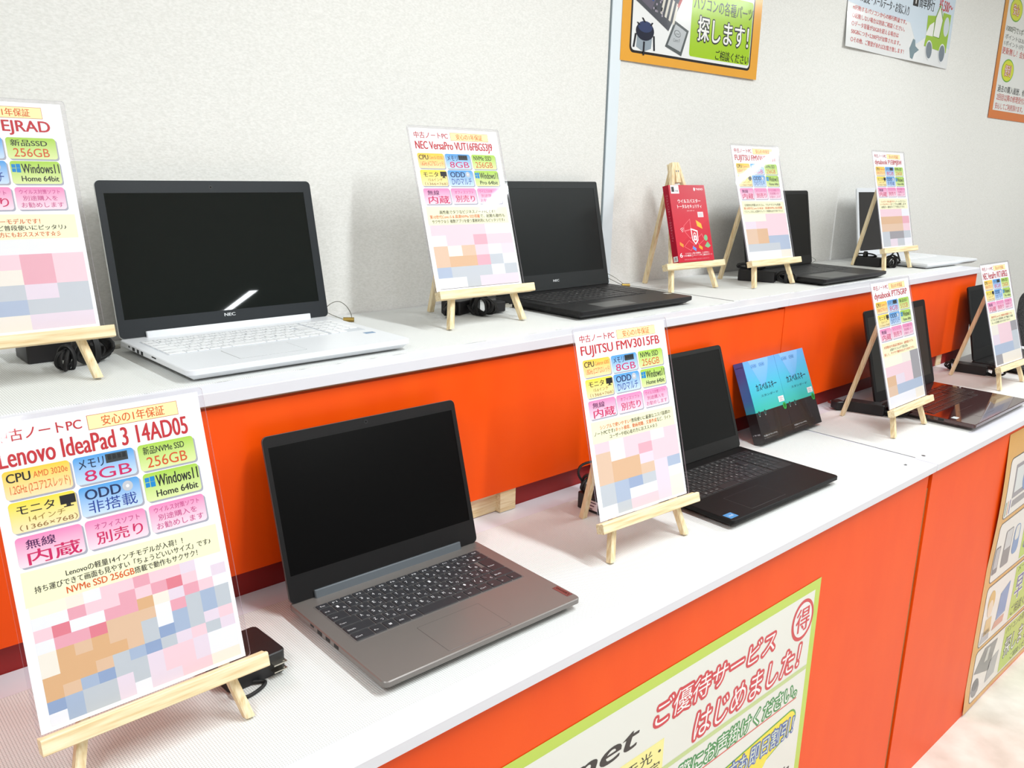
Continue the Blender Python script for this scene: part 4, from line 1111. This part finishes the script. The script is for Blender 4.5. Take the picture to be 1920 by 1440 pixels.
    m.text('パソコンの各種パーツ', 0.275, 0.53, -0.672, -0.650, z, 0, DARK); outl(m, '探します！', 0.285, 0.52, -0.755, -0.690, z, WH, DARK, 0.003, 0, 0.06); m.text('ご相談ください', 0.36, 0.53, -0.79, -0.768, z, 0, DARK)
poster('tall orange framed poster with four pictures on the right orange counter front', on_plane(0.4755, 0.0084, DK - 0.0315), support, lambda x, y: 0.006 * max(0, math.sin((-y) / 0.82 * PI * 2.2)) * max(0, 1 - x / 0.25) + 0.0002)

# computer parts poster on the wall (local origin = its bottom left corner)
def parts(m):
    W = 0.594
    o1 = rgb(236, 168, 62)
    m.rect(0, W, 0, 0.46, 0, 0, o1)
    m.flat(rr(0.524, 0.205, 0.014, 4, 0.294, 0.1235), 0.0002, 0, rgb(44, 38, 36))
    m.flat(rr(0.512, 0.193, 0.011, 4, 0.294, 0.1235), 0.0004, 0, rgb(240, 240, 240))
    m.rect(0.03, 0.56, 0.245, 0.44, 0.0002, 0, rgb(214, 210, 150))
    g = rgb(166, 204, 40)
    m.flat(rr(0.278, 0.164, 0.008, 3, 0.409, 0.1165), 0.0006, 0, g)
    z = 0.0009
    m.text('パソコンの各種パーツ', 0.278, 0.548, 0.150, 0.184, z, 0, rgb(40, 44, 30), None, 0.01)
    outl(m, '探します！', 0.302, 0.535, 0.076, 0.136, z, WH, rgb(46, 46, 46), 0.004, 0, 0.075, 0.03)
    m.text('ご相談ください', 0.388, 0.545, 0.036, 0.061, z, 0, rgb(36, 36, 30), None, 0.02)
    # circuit board
    m.flat([(0.036, 0.145), (0.176, 0.084), (0.228, 0.166), (0.100, 0.214), (0.044, 0.19)], z, 0, rgb(78, 80, 88))
    m.flat([(0.050, 0.150), (0.105, 0.125), (0.120, 0.150), (0.070, 0.172)], z + 0.0002, 0, rgb(104, 98, 112))
    m.flat([(0.098, 0.150), (0.112, 0.145), (0.124, 0.190), (0.110, 0.192)], z + 0.0002, 0, rgb(50, 84, 150))
    for i in range(4):
        u = 0.140 + i * 0.0165
        m.flat([(u, 0.122 - i * 0.006), (u + 0.008, 0.119 - i * 0.006), (u + 0.022, 0.168 - i * 0.006), (u + 0.014, 0.171 - i * 0.006)], z + 0.0002, 0, rgb(226, 220, 208))
    m.flat([(0.206, 0.146), (0.214, 0.143), (0.226, 0.163), (0.218, 0.168)], z + 0.0002, 0, rgb(176, 60, 60))
    random.seed(5)
    for i in range(26):
        u = random.uniform(0.055, 0.15); v = 0.150 + random.uniform(-0.012, 0.034) - (u - 0.06) * 0.25
        m.disc(u, v, 0.003, 0.003, z + 0.0003, 0, random.choice([rgb(170, 160, 176), rgb(50, 50, 56), rgb(146, 140, 150)]), n=8)
    # processor
    m.flat([(0.166, 0.047), (0.200, 0.112), (0.262, 0.094), (0.236, 0.030)], z, 0, rgb(86, 92, 94))
    m.flat([(0.176, 0.052), (0.204, 0.104), (0.252, 0.090), (0.231, 0.040)], z + 0.0002, 0, rgb(188, 192, 196))
    m.disc(0.214, 0.082, 0.014, 0.008, z + 0.0004, 0, rgb(92, 96, 100), n=20, a=-0.2); m.disc(0.214, 0.082, 0.012, 0.0065, z + 0.0005, 0, rgb(196, 200, 204), n=20, a=-0.2)
    m.text('intel', 0.206, 0.222, 0.079, 0.085, z + 0.0006, 0, rgb(92, 96, 100)); m.text('Core i7', 0.198, 0.226, 0.062, 0.070, z + 0.0004, 0, rgb(120, 124, 128))
    # cooler
    m.flat([(0.056, 0.036), (0.058, 0.066), (0.114, 0.066), (0.112, 0.036), (0.084, 0.026)], z, 0, rgb(150, 162, 172))
    m.disc(0.086, 0.074, 0.034, 0.022, z + 0.0002, 0, rgb(34, 38, 56)); m.disc(0.086, 0.084, 0.027, 0.013, z + 0.0004, 0, rgb(54, 66, 104))
    for (a, b, c, d_) in ((0.052, 0.066, 0.046, 0.034), (0.120, 0.066, 0.124, 0.032), (0.084, 0.05, 0.084, 0.018), (0.056, 0.092, 0.064, 0.086), (0.074, 0.104, 0.084, 0.094), (0.112, 0.096, 0.106, 0.088)):
        m.flat([(a - 0.003, b), (a + 0.003, b), (c + 0.003, d_), (c - 0.003, d_)], z + 0.0006, 0, rgb(30, 32, 40))
poster('orange bordered poster with green text panel and computer parts, high on the wall', on_plane(-0.1955, YW - 0.0045, H2 + 0.549 - 0.3106 + 0.3106 - 0.0005 - 0.0 + (0.8578 - 0.3106 - 0.5485)), parts, lambda x, y: 0.0025 * math.sin(x * 9) ** 2 + 0.0003)

# pale blue price poster
def bluep(m):
    W = 0.82
    pb, wt = rgb(206, 222, 236), rgb(240, 240, 240)
    m.rect(0, W, 0, 0.36, 0, 0, wt)
    m.flat([(0.0, 0.13), (0.46, 0.125), (0.52, 0.06), (0.62, 0.10), (W, 0.07), (W, 0.36), (0.0, 0.36)], 0.0002, 0, lambda p: rgb(216, 228, 240) if p[1] < 0.2 else pb)
    m.flat([(0.0, 0.0), (0.50, 0.0), (0.47, 0.105), (0.0, 0.135)], 0.0003, 0, rgb(238, 238, 238))
    z = 0.0007
    rd = rgb(206, 70, 70)
    m.text('メール設定・メールデータ・お気に入り', 0.035, 0.44, 0.143, 0.176, z, 0, DARK, None, 0.01)
    for i, (s, x1) in enumerate((('※起動するパソコンからの移行料金です。', 0.43), ('○起動しない場合は別途ご相談ください。', 0.42), ('○データ容量が50GBを超える場合は', 0.38), ('　50GBにつき+2,200円が加算されます。', 0.40), ('○その他、ご要望があればお聞き致します！', 0.43))):
        m.text(s, 0.036 - 0.001 * i, x1, 0.114 - i * 0.0243, 0.130 - i * 0.0243, z, 0, rd, None, 0.006)
    m.rect(0.462, 0.505, 0.182, 0.232, z, 0, DARK); m.text('+', 0.468, 0.499, 0.190, 0.224, z + 0.0002, 0, WH, None, 0.02)
    m.text('簡単移行', 0.512, 0.64, 0.182, 0.228, z, 0, DARK, None, 0.02)
    m.text('¥5,500～', 0.68, 0.80, 0.190, 0.232, z, 0, rgb(206, 60, 66), None, 0.03)
    m.text('¥11,000', 0.25, 0.42, 0.188, 0.225, z, 0, rgb(206, 60, 66), None, 0.03)
    # green truck carrying envelopes
    gn = rgb(160, 196, 64)
    m.flat([(0.585, 0.060), (0.79, 0.055), (0.795, 0.19), (0.725, 0.19), (0.72, 0.10), (0.60, 0.10)], z, 0, gn)
    m.flat([(0.60, 0.10), (0.72, 0.10), (0.70, 0.175), (0.595, 0.165)], z, 0, gn)
    m.flat([(0.590, 0.098), (0.66, 0.100), (0.655, 0.150), (0.62, 0.135)], z + 0.0002, 0, WH)
    m.flat([(0.655, 0.100), (0.715, 0.098), (0.73, 0.165), (0.69, 0.215), (0.66, 0.165)], z + 0.0003, 0, rgb(120, 160, 50))
    m.flat([(0.660, 0.102), (0.710, 0.101), (0.724, 0.163), (0.69, 0.205), (0.666, 0.165)], z + 0.0004, 0, WH)
    m.disc(0.765, 0.145, 0.024, 0.034, z + 0.0002, 0, rgb(214, 222, 226))
    for u in (0.630, 0.752):
        m.disc(u, 0.050, 0.031, 0.034, z + 0.0002, 0, rgb(236, 238, 240)); m.disc(u, 0.050, 0.026, 0.029, z + 0.0004, 0, rgb(128, 138, 148))
    m.flat([(0.48, 0.010), (0.47, 0.04), (0.495, 0.075), (0.51, 0.072), (0.515, 0.052), (0.545, 0.042), (0.51, 0.026), (0.498, 0.006)], z, 0, rgb(130, 150, 158))
poster('pale blue and white price poster with a green truck, high on the wall', on_plane(0.887, YW - 0.003, H2 - 0.3106 + 1.0), bluep, lambda x, y: 0.004 * (1 + math.sin(x * 12 + 1)) * max(0, 0.12 - y) / 0.12)

# orange bordered membership poster
def member(m):
    W = 0.594
    m.rect(0, W, 0, 0.841, 0, 0, lambda p: rgb(226, 128, 66) if p[1] < 0.1 else rgb(234, 180, 66))
    m.rect(0.038, W - 0.038, 0.034, 0.80, 0.0002, 0, rgb(240, 239, 234))
    z = 0.0005
    for (cx, cy, s) in ((0.135, 0.443, '安心'), (0.142, 0.200, '便利')):
        m.disc(cx, cy, 0.072, 0.047, z, 0, rgb(120, 180, 60)); m.disc(cx, cy, 0.067, 0.042, z + 0.0002, 0, rgb(222, 226, 60))
        outl(m, s, cx - 0.036, cx + 0.036, cy - 0.022, cy + 0.022, z + 0.0004, WH, rgb(206, 96, 60), 0.003, 0, 0.05)
    for (s, x0, x1, y, h, col) in (('1000円で1ポイント進呈', 0.055, 0.45, 0.352, 0.026, rgb(90, 96, 80)), ('ポイントはお会計時に', 0.055, 0.44, 0.322, 0.020, rgb(130, 130, 126)), ('1ポイント1円で利用可', 0.055, 0.44, 0.296, 0.020, rgb(130, 130, 126)),
                              ('更新無し！会費無料！', 0.045, 0.43, 0.262, 0.028, rgb(206, 80, 70)), ('過去の購入履歴、修理履歴も', 0.060, 0.54, 0.110, 0.028, rgb(70, 70, 66)),
                              ('2回目以降の修理受付が便利で', 0.062, 0.53, 0.076, 0.028, rgb(206, 86, 76)), ('安心してご利用頂けます。', 0.058, 0.40, 0.040, 0.026, rgb(206, 86, 76))):
        m.text(s, x0, x1, y, y + h, z, 0, col, None, 0.01)
    m.text('会員カード', 0.08, 0.5, 0.62, 0.72, z, 0, rgb(206, 80, 70), None, 0.02)
poster('orange bordered membership poster with yellow ovals, at the edge of the picture on the wall', on_plane(2.2, YW - 0.003, H2 - 0.3106 + 0.8485), member)

# ------------------------------------------------------------------ office chair beyond the counter's far end
M['chair_mesh'] = noisy('black_chair_mesh', (1, 1, 1), 260, [(0.35, rgb(34, 34, 36)), (0.65, rgb(74, 74, 76))], 0.7)
ch = thing('office_chair', 'black mesh office chair beyond the far end of the counter', 'chair', (2.19, 0.30, 0), -1.2)
m = MB()
for k in range(5):
    a = 2 * PI * k / 5 + 0.3
    m.tube([(0.03 * math.cos(a), 0.03 * math.sin(a), 0.11), (0.29 * math.cos(a), 0.29 * math.sin(a), 0.07)], 0.018, 8)
st = m.build('star_base', M['black_plastic'], ch, 50)
for k in range(5):
    a = 2 * PI * k / 5 + 0.3
    c = Vector((0.29 * math.cos(a), 0.29 * math.sin(a), 0.028))
    MB().tube([c - Vector((-math.sin(a), math.cos(a), 0)) * 0.018, c + Vector((-math.sin(a), math.cos(a), 0)) * 0.018], 0.027, 14).build('caster', M['black_matte'], st, 50)
MB().tube([(0, 0, 0.09), (0, 0, 0.43)], 0.024, 14).build('gas_column', M['black_plastic'], ch, 50)
MB().slab(-0.23, 0.23, -0.23, 0.22, 0.43, 0.50, 0.06, 0.02, 6).build('seat', M['chair_mesh'], ch, 50)
Tb = Matrix.Translation((0, 0.24, 0.52)) @ Matrix.Rotation(PI / 2 - 0.16, 4, 'X')
bk = MB().slab(-0.22, 0.22, 0.0, 0.47, -0.012, 0.012, 0.07, 0.006, 6, T=Tb).build('backrest', M['chair_mesh'], ch, 50)
MB().tube([(0, 0.15, 0.44), (0, 0.27, 0.45), (0, 0.30, 0.58), (0, 0.31, 0.70)], 0.022, 10).build('back_support', M['black_plastic'], ch, 50)
for s in (-1, 1):
    MB().tube([(s * 0.22, 0.05, 0.46), (s * 0.27, 0.05, 0.47), (s * 0.275, 0.05, 0.66)], 0.014, 10).build('arm_post', M['black_plastic'], ch, 50)
    MB().slab(s * 0.275 - 0.035, s * 0.275 + 0.035, -0.10, 0.16, 0.66, 0.69, 0.03, 0.008, 4).build('armrest', M['black_plastic'], ch, 50)
